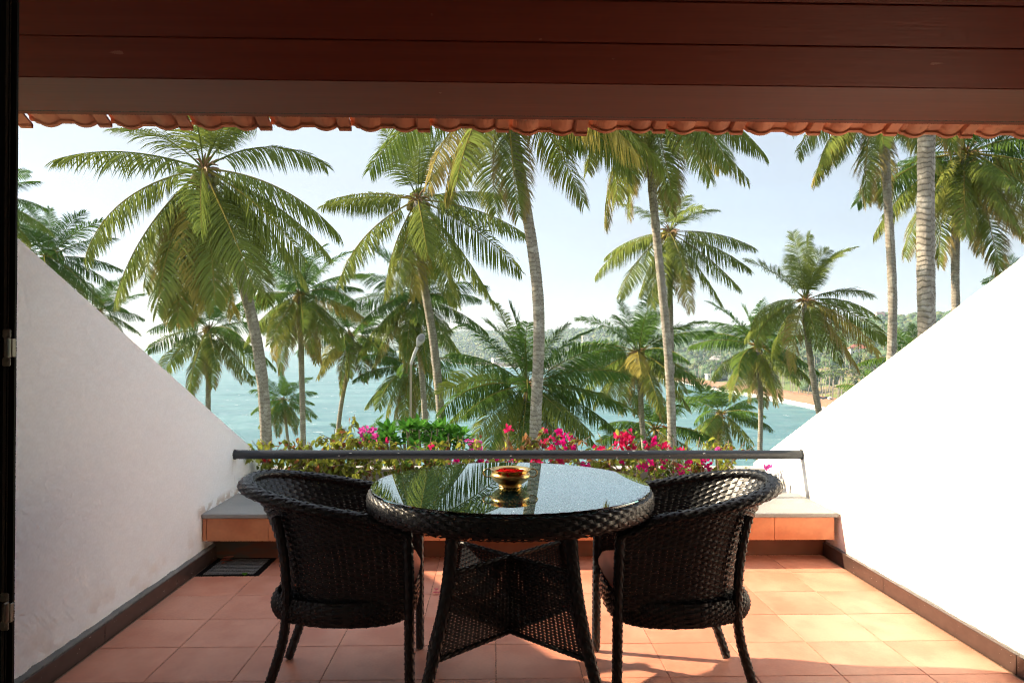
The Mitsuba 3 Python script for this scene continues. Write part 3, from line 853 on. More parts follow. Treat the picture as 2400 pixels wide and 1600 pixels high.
N = 0
while N < 9000:
    q = fr.uniform(640, 2350)
    R = float(REACH(q))
    t = 30 + (R * 1.08 - 30) * fr.random() ** 0.8
    clear = smooth01((q - 1700) / 60) * smooth01((230 - t) / 60)          # the open field above the beach
    if fr.random() < 0.93 * clear:
        continue
    P = land_pt(np.array(q), np.array(t))
    s = fr.uniform(1.7, 4.0) * (1.0 + 0.7 * (coast(q) > 1500) + 1.5 * (coast(q) > 4000))
    crown_blob(P + [0, 0, s * fr.uniform(0.6, 1.3)], s * fr.uniform(0.9, 1.3), s * fr.uniform(0.8, 1.2))
    N += 1
put('distant_forest', trimesh.Trimesh(np.vstack(fv), np.vstack(ff), process=False), 'forest_leaf', smooth=50, label='hazy green wood covering the hills across the bay', cat='forest', kind='stuff')

# palms of the far grove: thin trunks and small feather crowns
gv = Leaves()
for _ in range(950):
    q = fr.uniform(1020, 2300)
    t = 18 + (float(REACH(q)) * 0.75) * fr.random() ** 1.6
    P = land_pt(np.array(q), np.array(t))
    H_ = fr.uniform(7, 13)
    top = P + [fr.normal(0, .8), fr.normal(0, .8), H_]
    tb = tube(np.array([P - [0, 0, 1], (P + top) / 2, top]), [0.22, 0.18, 0.15], 4, cap=False)
    gv.add(tb.vertices, tb.faces, np.array([0.36, 0.33, 0.29]))
    tone = np.array([0.060, 0.100, 0.028]) * fr.uniform(0.6, 1.5) * [fr.uniform(0.9, 1.35), 1, 1]
    for k in range(13):
        a, e_ = k * 2.4 + fr.normal(0, .2), fr.uniform(-0.5, 0.9)
        d = np.array([math.cos(a) * math.cos(e_), math.sin(a) * math.cos(e_), math.sin(e_)])
        L = fr.uniform(2.4, 3.6)
        s = np.array([-math.sin(a), math.cos(a), 0]) * 0.45
        p1, p2 = top + d * L * .55, top + d * L + [0, 0, -L * 0.55]
        V = np.array([top, p1 - s - [0, 0, .35], p1, p1 + s - [0, 0, .35], p2])
        gv.add(V, np.array([(0, 1, 2), (0, 2, 3), (1, 4, 2), (2, 4, 3)]), tone)
gv.put('distant_palm_grove', 'matt', label='grove of far coconut palms on the opposite shore', cat='palm grove', kind='stuff')

# ------------------------------------------------------------------ far houses, boats and people
def far_house(x, t, w, dpt, h, wall, roofc, label, flat=False):
    P = land_pt(np.array(float(x)), np.array(float(t)))
    yaw = math.degrees(math.atan2(-P[0], P[1])) + 14
    tw = T().translate(P.tolist()).rotate([0, 0, 1], yaw)
    h_ = thing('far_house', label=label, cat='house', group=None)

    def part(nm, mesh, col, par=h_):
        key = fresh(f'{par}__{nm}')
        d = mikit.ply(unweld(mesh), 'painted', color=np.tile(col, (len(mesh.faces) * 3, 1)))
        scene[key] = {**d, 'to_world': tw}
        return key
    wk = part('wall', box(-w / 2, w / 2, -dpt / 2, dpt / 2, -3, h), wall)
    for k in range(max(2, int(w // 3))):
        xx = -w / 2 + (k + 0.5) * w / max(2, int(w // 3))
        part('window', box(xx - 0.5, xx + 0.5, -dpt / 2 - 0.05, -dpt / 2 + 0.05, h * 0.35, h * 0.75), (0.03, 0.04, 0.05))
    if flat:
        part('roof', box(-w / 2 - .4, w / 2 + .4, -dpt / 2 - .4, dpt / 2 + .4, h + 0.001, h + 0.4), roofc)
    else:
        rf = trimesh.convex.convex_hull(np.array([(-w / 2 - .6, -dpt / 2 - .6, h + .01), (w / 2 + .6, -dpt / 2 - .6, h + .01), (-w / 2 - .6, dpt / 2 + .6, h + .01), (w / 2 + .6, dpt / 2 + .6, h + .01), (-w / 4, 0, h + w * .28), (w / 4, 0, h + w * .28)]))
        part('roof', rf, roofc)

def unweld(m):
    return trimesh.Trimesh(np.array(m.vertices)[m.faces].reshape(-1, 3), np.arange(len(m.faces) * 3).reshape(-1, 3), process=False)

RED, WHT = (0.36, 0.11, 0.07), (0.72, 0.71, 0.68)
far_house(1168, 24, 16, 9, 7, WHT, (0.6, 0.6, 0.6), 'white flat-roofed house on the far shore by the boulders', True)
far_house(1222, 48, 12, 9, 6, (0.62, 0.50, 0.44), RED, 'small red-roofed house on the far shore between the palms')
far_house(1372, 480, 11, 9, 12, (0.78, 0.77, 0.74), (0.7, 0.7, 0.68), 'tall white building standing among trees on the far hill', True)
far_house(1680, 190, 12, 8, 6, WHT, (0.45, 0.44, 0.42), 'white house with grey roof above the bay beach')
far_house(1672, 48, 10, 7, 3, (0.74, 0.73, 0.70), (0.7, 0.7, 0.7), 'low white hut at the edge of the far beach', True)
far_house(2010, 260, 11, 8, 8, WHT, RED, 'white house with red roof high above the field at the right')
far_house(2062, 585, 8, 7, 8, (0.66, 0.42, 0.40), (0.55, 0.3, 0.28), 'pink building on the ridge at the right', True)

def boat(x, t, col, label, L=6.0):
    P = land_pt(np.array(float(x)), np.array(float(t)))
    P[2] += 0.3
    u = np.linspace(-1, 1, 15)
    wd = 0.16 * L * np.clip(1 - np.abs(u) ** 2.6, 0.02, 1)
    sh = 0.11 * L * (1 + 0.7 * u ** 2)
    ring = [np.c_[u * L / 2 * k, s * wd * k2, z] for s, k, k2, z in ((-1, 1, 1, sh), (-1, .93, .6, 0.02 + 0 * u), (1, .93, .6, 0.02 + 0 * u), (1, 1, 1, sh), (1, .97, .85, sh * 0.96), (1, .9, .5, 0.12 + 0 * u), (-1, .9, .5, 0.12 + 0 * u), (-1, .97, .85, sh * 0.96), (-1, 1, 1, sh))]
    m = grid_mesh(np.stack(ring, 1))
    b_ = thing('fishing_boat', label=label, cat='boat')
    tw = T().translate(P.tolist()).rotate([0, 0, 1], 20 + (x % 7) * 9)
    for nm, mm, cc in (('hull', m, col), ('thwart', cat([box(-L * .2, -L * .15, -wd[5] * .8, wd[5] * .8, .3, .36), box(L * .12, L * .17, -wd[5] * .8, wd[5] * .8, .3, .36)]), (0.35, 0.25, 0.16))):
        w_ = unweld(mm)
        scene[f'{b_}__{nm}'] = {**mikit.ply(w_, 'painted', color=np.tile(cc, (len(w_.vertices), 1))), 'to_world': tw}

boat(1932, 17, (0.05, 0.06, 0.08), 'dark fishing boat drawn up on the sand beside the green bushes')
boat(1944, 19, (0.62, 0.62, 0.62), 'white fishing boat drawn up on the sand beside the dark one')
boat(1727, 18, (0.08, 0.16, 0.45), 'blue fishing boat on the far sand behind the palm crowns', 7)

def person(x, t, top, legc, label, stride=0.25, face=0.4):
    """one continuous body: hulls of joint spheres, joined"""
    P = land_pt(np.array(float(x)), np.array(float(t)))
    P[2] += 0.26
    J = dict(head=(0, 0, 1.60, .105), neck=(0, 0, 1.46, .055), chest=(0, 0, 1.28, .15), belly=(0, 0, 1.05, .13), hip=(0, 0, .92, .14),
             shl=(0, .18, 1.38, .06), shr=(0, -.18, 1.38, .06), ell=(-.06, .24, 1.10, .045), elr=(.06, -.24, 1.10, .045), hal=(.06, .24, .86, .035), har=(.16, -.22, .88, .035), fil=(.09, .24, .78, .022), fir=(.20, -.22, .80, .022),
             hil=(0, .09, .90, .095), hir=(0, -.09, .90, .095), knl=(stride * .5, .10, .50, .06), knr=(-stride * .3, -.10, .50, .06), anl=(stride * .7, .10, .08, .045), anr=(-stride, -.10, .09, .045), tol=(stride * .7 + .17, .11, .03, .03), tor=(-stride + .16, -.11, .03, .03))
    bones = 'neck-head chest-neck chest-belly belly-hip chest-shl chest-shr shl-ell shr-elr ell-hal elr-har hal-fil har-fir hip-hil hip-hir hil-knl hir-knr knl-anl knr-anr anl-tol anr-tor'.split()
    M = m3.Manifold()
    for b_ in bones:
        a, c = (J[k] for k in b_.split('-'))
        M = M + m3.Manifold.batch_hull([m3.Manifold.sphere(q[3], 12).translate(q[:3]) for q in (a, c)])
    me = M.to_mesh()
    v, f = np.array(me.vert_properties[:, :3]), np.array(me.tri_verts)
    skin, hair = np.array([0.22, 0.12, 0.08]), np.array([0.02, 0.015, 0.012])
    col = np.where(v[:, 2:3] > 1.62, hair, np.where(v[:, 2:3] > 1.44, skin, np.where(v[:, 2:3] > 0.93, np.array(top), np.where(v[:, 2:3] > 0.12, np.array(legc), skin))))
    col = np.where((np.abs(v[:, 1:2]) > 0.205) & (v[:, 2:3] < 1.2), skin, col)
    k = fresh('person')
    scene[k] = {**mikit.ply((v, f), 'painted', smooth=True, color=col), 'to_world': T().translate(P.tolist()).rotate([0, 0, 1], math.degrees(face))}
    tag(k, label, 'person', 'people walking on the beach')

person(1920, 10, (0.03, 0.03, 0.04), (0.05, 0.05, 0.08), 'person in dark clothes standing on the beach nearest the palm trunk', 0.05, 2.0)
person(1953, 6, (0.35, 0.08, 0.07), (0.05, 0.05, 0.07), 'person in a reddish top walking on the sand, left of a pair', 0.28, 0.3)
person(1957.5, 6, (0.10, 0.13, 0.22), (0.06, 0.05, 0.05), 'person in a blue top walking on the sand, right of a pair', 0.28, 0.3)

# ------------------------------------------------------------------ coconut palms
GREEN, OLIVE, YELL, DRY = np.array([0.085, 0.172, 0.034]), np.array([0.185, 0.238, 0.056]), np.array([0.38, 0.33, 0.090]), np.array([0.36, 0.25, 0.13])
WIND = np.array([0.9, -0.1, 0.0])

def frond_mesh(base, azi, el, L, droop, r, age, tone, wind=0.12, nl=58):
    n = 16
    t = np.linspace(0, 1, n)
    e = el - droop * t ** 1.25
    e = np.maximum(e, -1.45)
    az_ = azi + r.normal(0, 0.10) * t * 2
    d = np.stack([np.cos(az_) * np.cos(e), np.sin(az_) * np.cos(e), np.sin(e)], -1) + WIND * wind * t[:, None]
    d /= np.linalg.norm(d, axis=1, keepdims=True)
    p = base + np.vstack([[0, 0, 0], np.cumsum((d[:-1] + d[1:]) / 2 * L / (n - 1), axis=0)])
    tb = tube(p, np.interp(t, [0, .12, 1], [0.052, 0.030, 0.006]) * L / 4.5, 5, cap=False)
    lv = Leaves()
    rach = (YELL * 0.9 if age > 0.3 else np.array([0.16, 0.20, 0.05])) * (0.8 + 0.3 * r.random())
    lv.add(tb.vertices, tb.faces, rach)
    tl = np.linspace(0.17, 0.995, nl)
    tl = np.repeat(tl, 2) + r.normal(0, 0.004, 2 * nl)
    tl = np.clip(tl, 0, 1)
    sd = np.tile([1.0, -1.0], nl)
    P0 = np.stack([np.interp(tl, t, p[:, i]) for i in range(3)], -1)
    D = np.stack([np.interp(tl, t, d[:, i]) for i in range(3)], -1)
    D /= np.linalg.norm(D, axis=1, keepdims=True)
    S = np.cross(D, [0, 0, 1.0]); ln = np.linalg.norm(S, axis=1, keepdims=True)
    alt = np.array([math.sin(azi), -math.cos(azi), 0])
    S = np.where(ln > 0.25, S / np.maximum(ln, 1e-6), alt)
    twist = r.normal(0, 0.5)
    Nn = np.cross(S, D)
    S, Nn = S * math.cos(twist) + Nn * math.sin(twist), Nn * math.cos(twist) - S * math.sin(twist)
    LL = L * 0.265 * np.interp(tl, [0.15, 0.3, 0.55, 0.8, 1.0], [0.62, 0.95, 1.0, 0.72, 0.34]) * r.uniform(0.86, 1.08, len(tl))
    fwd = np.interp(tl, [0.15, 0.6, 1], [0.42, 0.62, 1.5])
    dir0 = D * fwd[:, None] * 0.85 + S * sd[:, None] * 0.95 + Nn * (r.uniform(0.05, 0.35, len(tl)) - 0.80 * float(smooth01((age - 0.12) / 0.25)) * (0.4 + 0.6 * abs(math.cos(el - 0.6 * droop))))[:, None] + r.normal(0, 0.06, (len(tl), 3)) + (0.10 * np.sin(tl * r.uniform(18, 40) + r.uniform(0, 6)))[:, None] * Nn + WIND * wind * 0.9
    dir0 /= np.linalg.norm(dir0, axis=1, keepdims=True)
    gpull = (0.55 + 0.70 * age) * r.uniform(0.7, 1.25, len(tl)) * (1.15 - 0.45 * tl)
    grav = np.array([0, 0, -1.0])
    pts, cur = [P0], P0
    dd = dir0
    dirs = [dd]
    for k in range(3):
        cur = cur + dd * (LL / 3)[:, None]
        pts.append(cur)
        dd = dd + grav * (gpull * (0.45, 0.75, 0.9)[k])[:, None] + WIND * wind * 0.35
        dd /= np.linalg.norm(dd, axis=1, keepdims=True)
        dirs.append(dd)
    W = L / nl * 0.50
    wv = np.cross(dir0, Nn)
    wv = D - dir0 * np.sum(D * dir0, 1, keepdims=True)
    wv += r.normal(0, 0.25, wv.shape)
    wv /= np.linalg.norm(wv, axis=1, keepdims=True) + 1e-9
    ws = (0.5 * W, 1.0 * W, 0.8 * W)
    V = []
    for k in range(3):
        V += [pts[k] - wv * ws[k], pts[k] + wv * ws[k]]
    V.append(pts[3])
    V = np.stack(V, 1)                                              # leaflets, 7, 3
    F = np.array([(0, 1, 3), (0, 3, 2), (2, 3, 5), (2, 5, 4), (4, 5, 6)])
    allF = (np.arange(len(V))[:, None, None] * 7 + F[None]).reshape(-1, 3)
    base_c = tone * r.uniform(0.82, 1.18)
    cl = np.broadcast_to(base_c, (len(V), 7, 3)).copy() * r.uniform(0.8, 1.2, (len(V), 1, 1))
    if age > 0.55:
        q = (age - 0.55) / 0.45
        cl[:, 4:] = cl[:, 4:] * (1 - 0.7 * q) + (DRY if age > 0.85 else YELL) * 0.7 * q
    lv.add(V.reshape(-1, 3), allF, cl.reshape(-1, 3))
    return lv

coco = trimesh.creation.icosphere(subdivisions=1)

def palm(label, crown, Lpx, Y, trunk, wpx, n, seed, extra=(), skip=None, nuts=8, green=0.0, only=False, wind=0.12, dens=58, group=None):
    r = np.random.default_rng(seed)
    key = thing('coconut_palm', label=label, cat='palm tree', group=group)
    c = at2(crown[0], crown[1], Y)
    L = Lpx * K / FOC * Y * 1.06
    pts = [c + [0, 0, -0.02 * L]]
    for k, (x, y) in enumerate(trunk):
        pts.append(at2(x, y, Y))
    last = pts[-1]
    prev = pts[-2]
    gz = ground_z(last[0], last[1]) - 0.5
    dx = (last - prev) / max(abs((last - prev)[2]), 0.3)
    if last[2] > gz:
        k = min((last[2] - gz), 6)
        pts.append(np.array([last[0] + dx[0] * k * 0.3, last[1] + dx[1] * k * 0.3, gz]))
    w = wpx * K / FOC * Y / 2
    m_ = max(30, int(abs(pts[0][2] - pts[-1][2]) * 5))
    sp = spline(pts, m_)
    s = np.linspace(0, 1, m_)
    rad = w * np.interp(s, [0, 0.04, 0.12, 0.6, 0.93, 1], [1.0, 1.15, 0.92, 1.0, 1.12, 1.6])
    rad = rad * (1 + 0.035 * (np.arange(m_) % 2) + 0.02 * r.normal(size=m_))
    sides = 14
    tm = tube(sp, rad, sides, cap=False)
    ll = np.r_[0, np.cumsum(np.linalg.norm(np.diff(sp, axis=0), axis=1))]
    uv = np.stack([np.tile(np.arange(sides) / sides, m_), np.repeat(ll, sides)], -1)
    put('trunk', tm, 'palm_bark', key, smooth=True, uv=uv)
    fib = []
    for k in range(16):                                             # leaf bases and flower stalks
        a, e_ = r.uniform(0, 6.28), r.uniform(-0.2, 1.1)
        d = np.array([math.cos(a) * math.cos(e_), math.sin(a) * math.cos(e_), math.sin(e_)])
        ln_ = r.uniform(0.08, 0.17) * L
        q = spline([c + [0, 0, -0.03 * L], c + d * ln_ * .6, c + d * ln_ + [0, 0, -0.03 * L]], 5)
        fib.append(tube(q, np.linspace(0.012, 0.004, 5) * L, 5))
    fb = cat(fib)
    put('leaf_bases', fb, 'painted', key, smooth=True, color=np.tile([0.23, 0.14, 0.07], (len(fb.vertices), 1)), kind='stuff')
    for k in range(nuts):
        a = r.uniform(0, 6.28) if nuts < 10 else (r.choice([2.6, 0.4]) + r.normal(0, .5))
        q = c + np.array([math.cos(a) * r.uniform(.05, .10), math.sin(a) * r.uniform(.05, .10), -r.uniform(.03, .10)]) * L
        v = coco.vertices * np.array([0.024, 0.024, 0.031]) * L * r.uniform(0.8, 1.1) + q
        colr = np.array([0.26, 0.19, 0.06]) if r.random() < 0.6 else np.array([0.16, 0.17, 0.04])
        put('coconut', (v, coco.faces), 'painted', key, smooth=True, color=np.tile(colr * r.uniform(.8, 1.2), (len(v), 1)))
    ga = r.uniform(0, 6.28)
    n = n + 4 if n >= 20 else n
    for i in range(n):
        age = (i + 0.5) / n
        azi = ga + i * 2.39996 + r.normal(0, 0.15)
        el = math.radians(80 - 150 * age ** 0.92) + r.normal(0, 0.08)
        drp = r.uniform(0.25, 0.55) + 0.45 * max(0, 1 - abs(age - 0.42) * 2.6) + (0.3 * r.random() if age < 0.2 else 0)
        if only:
            break
        tone = GREEN * (1 - smooth01((age - 0.35) / 0.5)) + OLIVE * smooth01((age - 0.35) / 0.5)
        if r.random() < 0.06 and age > 0.5:
            tone = YELL
        tone = tone * (1 - green) + GREEN * 0.8 * green
        lv = frond_mesh(c + np.array([math.cos(azi), math.sin(azi), 0]) * 0.02 * L, azi, el, L * r.uniform(0.84, 1.06) * (0.75 if age < 0.08 else 1), drp, r, age, tone, wind, int(dens * 1.5))
        lv.put('frond', 'leaf', key)
    for (azd, eld, f_, drp, age) in extra:
        lv = frond_mesh(c, math.radians(azd), math.radians(eld), L * f_, drp, r, age, OLIVE if age < 0.8 else YELL, wind, int(dens * 1.5))
        lv.put('frond', 'leaf', key)

G1 = 'coconut palms in front of the sea'
palm('large coconut palm at the left with a full drooping crown and curved trunk', (468, 388), 328, 17, [(487, 460), (540, 600), (585, 760), (605, 900), (612, 1040)], 26, 30, 1, nuts=9, dens=70,
     extra=[(178, 18, 1.05, .55, .3), (150, 40, .9, .7, .2), (5, 36, .86, 1.35, .3), (-72, -12, .9, .95, .4), (-14, -6, 1.05, .85, .4), (-34, -24, 1.05, .6, .5), (-50, -44, 1.05, .4, .6), (25, -18, 1.0, .7, .5), (-158, -16, .98, 1.0, .6), (-146, -46, 1.05, .45, .7),
            (-118, -58, 1.05, .3, .75), (-96, -64, 1.08, .25, .75), (-78, -62, 1.0, .3, .8), (-60, -55, 1.02, .4, .65), (165, -36, .95, .7, .7), (125, -45, 1.0, .5, .6), (60, -48, 1.0, .5, .6), (35, -34, 1.0, .6, .6), (90, -8, 1.0, .6, .4), (-130, -70, 1.0, .2, .95), (-105, -72, 1.02, .15, .9),
            (90, 60, .9, .7, .1), (160, 66, .85, .6, .1), (40, 62, .9, .9, .1), (-80, 60, .8, 1.0, .1), (-20, 68, .85, .8, .1), (90, -62, 1.0, .3, .8)], only=True, group=G1)
palm('coconut palm with orange coconuts and upright fronds left of the middle', (960, 458), 250, 22, [(963, 560), (972, 640), (992, 760), (1008, 900), (1018, 1000)], 20, 26, 2, nuts=13, dens=64,
     extra=[(178, 7, .88, .35, .4), (168, 14, .86, .5, .4), (140, 58, .88, .2, .1), (118, 70, .85, .2, .05), (95, 80, .82, .15, .05), (60, 72, .9, .4, .1), (38, 60, .95, .6, .2), (0, 16, .86, .55, .3), (-8, -6, 1.08, .6, .5), (-15, -24, 1.12, .5, .5), (20, -44, 1.15, .35, .6),
            (-82, -22, .88, .75, .5), (-60, -35, .95, .6, .6), (-165, -28, 1.05, .7, .6), (-130, -64, .85, .25, .7), (100, -40, 1.0, .4, .6), (60, 22, .85, .7, .3), (150, -50, .95, .35, .7), (-40, -55, 1.0, .35, .7), (-100, -68, .9, .2, .85), (50, -60, 1.0, .25, .7), (110, 25, .8, .6, .3)], only=True, group=G1)
palm('tall coconut palm with grey trunk leaning through the middle, crown cut by the eave', (1162, 185), 350, 15, [(1178, 300), (1205, 460), (1232, 640), (1238, 740), (1233, 900), (1228, 1040)], 27, 16, 3, nuts=0, dens=70,
     extra=[(-170, -35, .9, .7, .9), (175, -45, .85, .6, .8), (-10, -12, 1.15, .8, .7), (-35, -15, 1.1, .8, .8), (15, -5, 1.0, .9, .7)], group=G1)
palm('tall palm with straight grey trunk right of the middle, crown cut by the eave', (1488, 205), 300, 17, [(1490, 310), (1510, 560), (1530, 760), (1540, 900), (1543, 1035)], 20, 20, 4, nuts=0, dens=66,
     extra=[(-160, -30, .9, .7, .7), (-20, -15, 1.0, .8, .5), (-60, -40, 1.0, .5, .6), (10, -8, .95, .7, .4)], group=G1)
palm('coconut palm with many coconuts behind the straight grey trunk right of the middle', (1538, 533), 185, 27, [(1538, 620), (1541, 760), (1547, 1000)], 13, 24, 5, nuts=11, dens=56, extra=[(175, -10, 1.05, .75, .5), (-170, -34, 1.05, .5, .5), (150, 0, .85, .7, .4), (5, 6, 1.05, .65, .4), (-5, -14, 1.05, .5, .5), (-12, -32, 1.05, .4, .5), (-25, -50, 1.05, .3, .6), (-60, -66, 1.0, .2, .95), (-112, -58, .95, .3, .6), (-140, -52, 1.0, .4, .6),
            (30, 42, .85, .7, .2), (150, 46, .75, .6, .2), (90, 70, .75, .4, .1), (60, 56, .85, .6, .15), (120, -40, .95, .35, .6), (60, -32, .95, .4, .6), (90, 20, .8, .7, .3), (-80, 45, .7, 1.2, .2), (-88, -30, .8, .7, .5)], only=True, group=G1)
palm('wind-blown coconut palm at the right with yellow lower fronds above the beach', (1850, 690), 180, 27, [(1856, 780), (1868, 870), (1884, 960)], 15, 26, 6, nuts=5, wind=0.22, dens=60,
     extra=[(80, 76, .95, .4, .05), (120, 80, .9, .35, .05), (40, 66, .95, .8, .1), (60, 56, .95, 1.0, .15), (-90, 70, .85, 1.1, .1), (10, 72, .95, .9, .1), (100, 62, .9, .7, .1), (160, 50, .88, .65, .15), (5, 25, .95, .85, .2), (0, 10, 1.0, .95, .3), (178, 8, .88, 1.2, .4), (-170, -10, .95, 1.0, .5),
            (-135, -42, .98, .6, .92), (-100, -35, .75, .8, .5), (-35, -22, 1.05, .75, .88), (-20, -8, 1.05, .95, .5), (-52, -42, 1.05, .55, .97), (30, -20, 1.0, .65, .5), (120, -30, .95, .65, .6), (60, 10, .9, .8, .3), (-70, -48, .9, .5, .7), (150, -10, .9, .8, .5)], only=True, group=G1)
palm('coconut palm in front of the turquoise cove, left of the sloping right wall', (1742, 795), 145, 34, [(1746, 880), (1747, 960), (1745, 1045)], 12, 24, 7, nuts=4, wind=0.16, dens=52, group=G1)
palm('coconut palm with a bent crown standing between the two tall grey trunks', (1466, 808), 165, 28, [(1470, 880), (1474, 960), (1481, 1040)], 13, 24, 8, nuts=6, wind=0.15, dens=56, group=G1)
palm('dark low coconut palm spreading wide fronds behind the leaning middle trunk', (1213, 885), 225, 20, [(1213, 960), (1213, 1060)], 20, 26, 9, nuts=3, green=0.7, dens=66,
     extra=[(160, 12, 1.0, .7, .2), (120, 60, 1.0, .3, .1), (20, 20, 1.0, .6, .2), (-20, 5, 1.0, .7, .2), (-50, -15, .9, .5, .3), (-130, -15, .9, .5, .3)], group=G1)
palm('small coconut palm with a low flat crown above the bougainvillea at the right', (1657, 948), 115, 40, [(1650, 1000), (1648, 1060)], 10, 20, 10, nuts=3, dens=46, group=G1)
palm('slender pale-trunked coconut palm with brown coconuts right of the large left palm', (690, 676), 165, 27, [(691, 780), (694, 900), (697, 1050)], 13, 25, 11, nuts=9, dens=56, group=G1)
palm('coconut palm nearest the left wall with orange stalks in its crown', (480, 756), 155, 29, [(479, 820), (478, 930), (476, 1060)], 12, 20, 12, nuts=10, dens=56, group=G1)
palm('thin coconut palm with a bare bent lower trunk left of the lamp post', (807, 770), 125, 34, [(800, 850), (789, 900), (776, 990), (768, 1060)], 10, 22, 13, nuts=3, green=0.4, dens=50, group=G1)
palm('dense green coconut palm directly behind the one with orange coconuts', (952, 685), 165, 28, [(964, 800), (972, 900), (979, 1010)], 14, 25, 14, nuts=3, green=0.5, dens=56, group=G1)
palm('low coconut palm with drooping fronds just behind the lamp post', (944, 842), 145, 33, [(951, 950), (956, 1060)], 11, 23, 15, nuts=9, dens=52, group=G1)
palm('short young coconut palm low in front of the sea at the left', (652, 918), 85, 45, [(660, 1000), (668, 1060)], 7, 20, 16, nuts=0, green=0.5, dens=40, group=G1)
palm('dark green coconut palm rising behind the left wall', (112, 590), 165, 24, [(118, 760)], 16, 24, 17, nuts=0, green=0.8, wind=0.18, dens=56, group=G1)
palm('lower green coconut palm behind the slope of the left wall', (228, 715), 110, 30, [(232, 850)], 11, 20, 18, nuts=0, green=0.6, wind=0.18, dens=50, group=G1)
palm('coconut palm mostly hidden by the black door frame, yellow-green frond tips showing', (-42, 455), 140, 15, [(-50, 700)], 20, 20, 19, nuts=0, dens=56, wind=0.18, group=G1)
palm('tall thin-trunked coconut palm at the right whose crown is cut by the eave', (2022, 225), 240, 18, [(2030, 310), (2040, 480), (2050, 690), (2046, 840)], 21, 15, 20, nuts=0, dens=62,
     extra=[(-165, -22, 1.0, .9, .6), (165, -30, .95, .8, .6), (180, -5, 1.0, 1.1, .4)], group=G1)
palm('nearest coconut palm at the right with a thick ringed trunk', (2128, 60), 330, 12, [(2128, 300), (2126, 560), (2129, 770), (2131, 900)], 40, 8, 21, nuts=0, dens=62, group=G1)
palm('large coconut palm in the upper right corner behind the thick ringed trunk', (2220, 352), 260, 20, [(2196, 520), (2194, 620), (2199, 800)], 19, 28, 22, nuts=7, dens=64,
     extra=[(-30, -10, 1.1, .7, .4), (-150, -20, .9, .7, .7), (-90, -40, .8, .5, .7), (-70, -50, .9, .4, .9)], group=G1)
palm('coconut palm behind the top of the right wall with one arching frond showing', (2368, 640), 105, 35, [(2370, 800)], 9, 18, 23, nuts=0, dens=46, group=G1)
palm('low coconut palm behind the right wall between the trunks', (2105, 830), 130, 28, [(2108, 950)], 11, 20, 24, nuts=0, dens=50, group=G1)
palm('low coconut palm with yellowing fronds behind the lower right wall', (2012, 905), 85, 38, [(2014, 1000)], 8, 18, 25, nuts=0, dens=42, group=G1)
palm('low shadowy coconut palm behind the bougainvillea right of the middle', (1505, 985), 150, 31, [(1507, 1080)], 11, 20, 26, nuts=0, green=0.5, dens=52, group=G1)
palm('low coconut palm just showing above the pink bougainvillea left of the lamp post', (835, 1035), 90, 38, [(836, 1100)], 8, 16, 27, nuts=0, green=0.4, dens=42, group=G1)

# ------------------------------------------------------------------ street lamp
lamp = thing('street_lamp', label='slim street lamp with an upturned grey lamp head among the palms', cat='street lamp')
LY = 15.0
p0, p1, p2 = at2(943, 1040, LY), at2(944, 832, LY), at2(958, 797, LY)
gz = ground_z(p0[0], p0[1])
pm = tube(np.array([[p1[0], p1[1], gz - 0.3], [p1[0], p1[1], p0[2]], p1]), 0.024, 12)
put('pole', pm, 'painted', lamp, smooth=True, color=np.tile([0.30, 0.27, 0.20], (len(pm.vertices), 1)))
am = tube(np.array([p1 - [0, 0, .04], p1 + (p2 - p1) * .5, p2]), [0.032, 0.034, 0.036], 12)
put('arm', am, 'painted', lamp, smooth=True, color=np.tile([0.42, 0.43, 0.44], (len(am.vertices), 1)))
hd = (at2(972, 766, LY) - p2); hl = np.linalg.norm(hd); hd /= hl
sph = trimesh.creation.icosphere(subdivisions=3)
sv = np.array(sph.vertices)
xx = sv[:, 2]
sd_ = np.cross(hd, [0, 1.0, 0]); sd_ /= np.linalg.norm(sd_)
nn_ = np.cross(sd_, hd)
wid = 0.085 * (0.62 + 0.38 * smooth01((xx + 0.9) / 1.0))
V = p2 + np.outer((xx + 1) / 2 * hl, hd) + np.outer(sv[:, 0] * wid, sd_) + np.outer(sv[:, 1] * 0.05, nn_)
lk = put('lamp_head', (V, sph.faces), 'painted', lamp, smooth=True, color=np.tile([0.36, 0.37, 0.38], (len(V), 1)))
V2 = p2 + np.outer((xx * 0.52 + 1.32) / 2 * hl, hd) + np.outer(sv[:, 0] * 0.066, sd_) + np.outer(sv[:, 1] * 0.03, nn_) - nn_ * 0.035 * np.sign(nn_[1] if abs(nn_[1]) > .1 else 1)
put('lamp_glass', (V2, sph.faces), 'painted', lk, smooth=True, color=np.tile([0.20, 0.21, 0.22], (len(V), 1)))

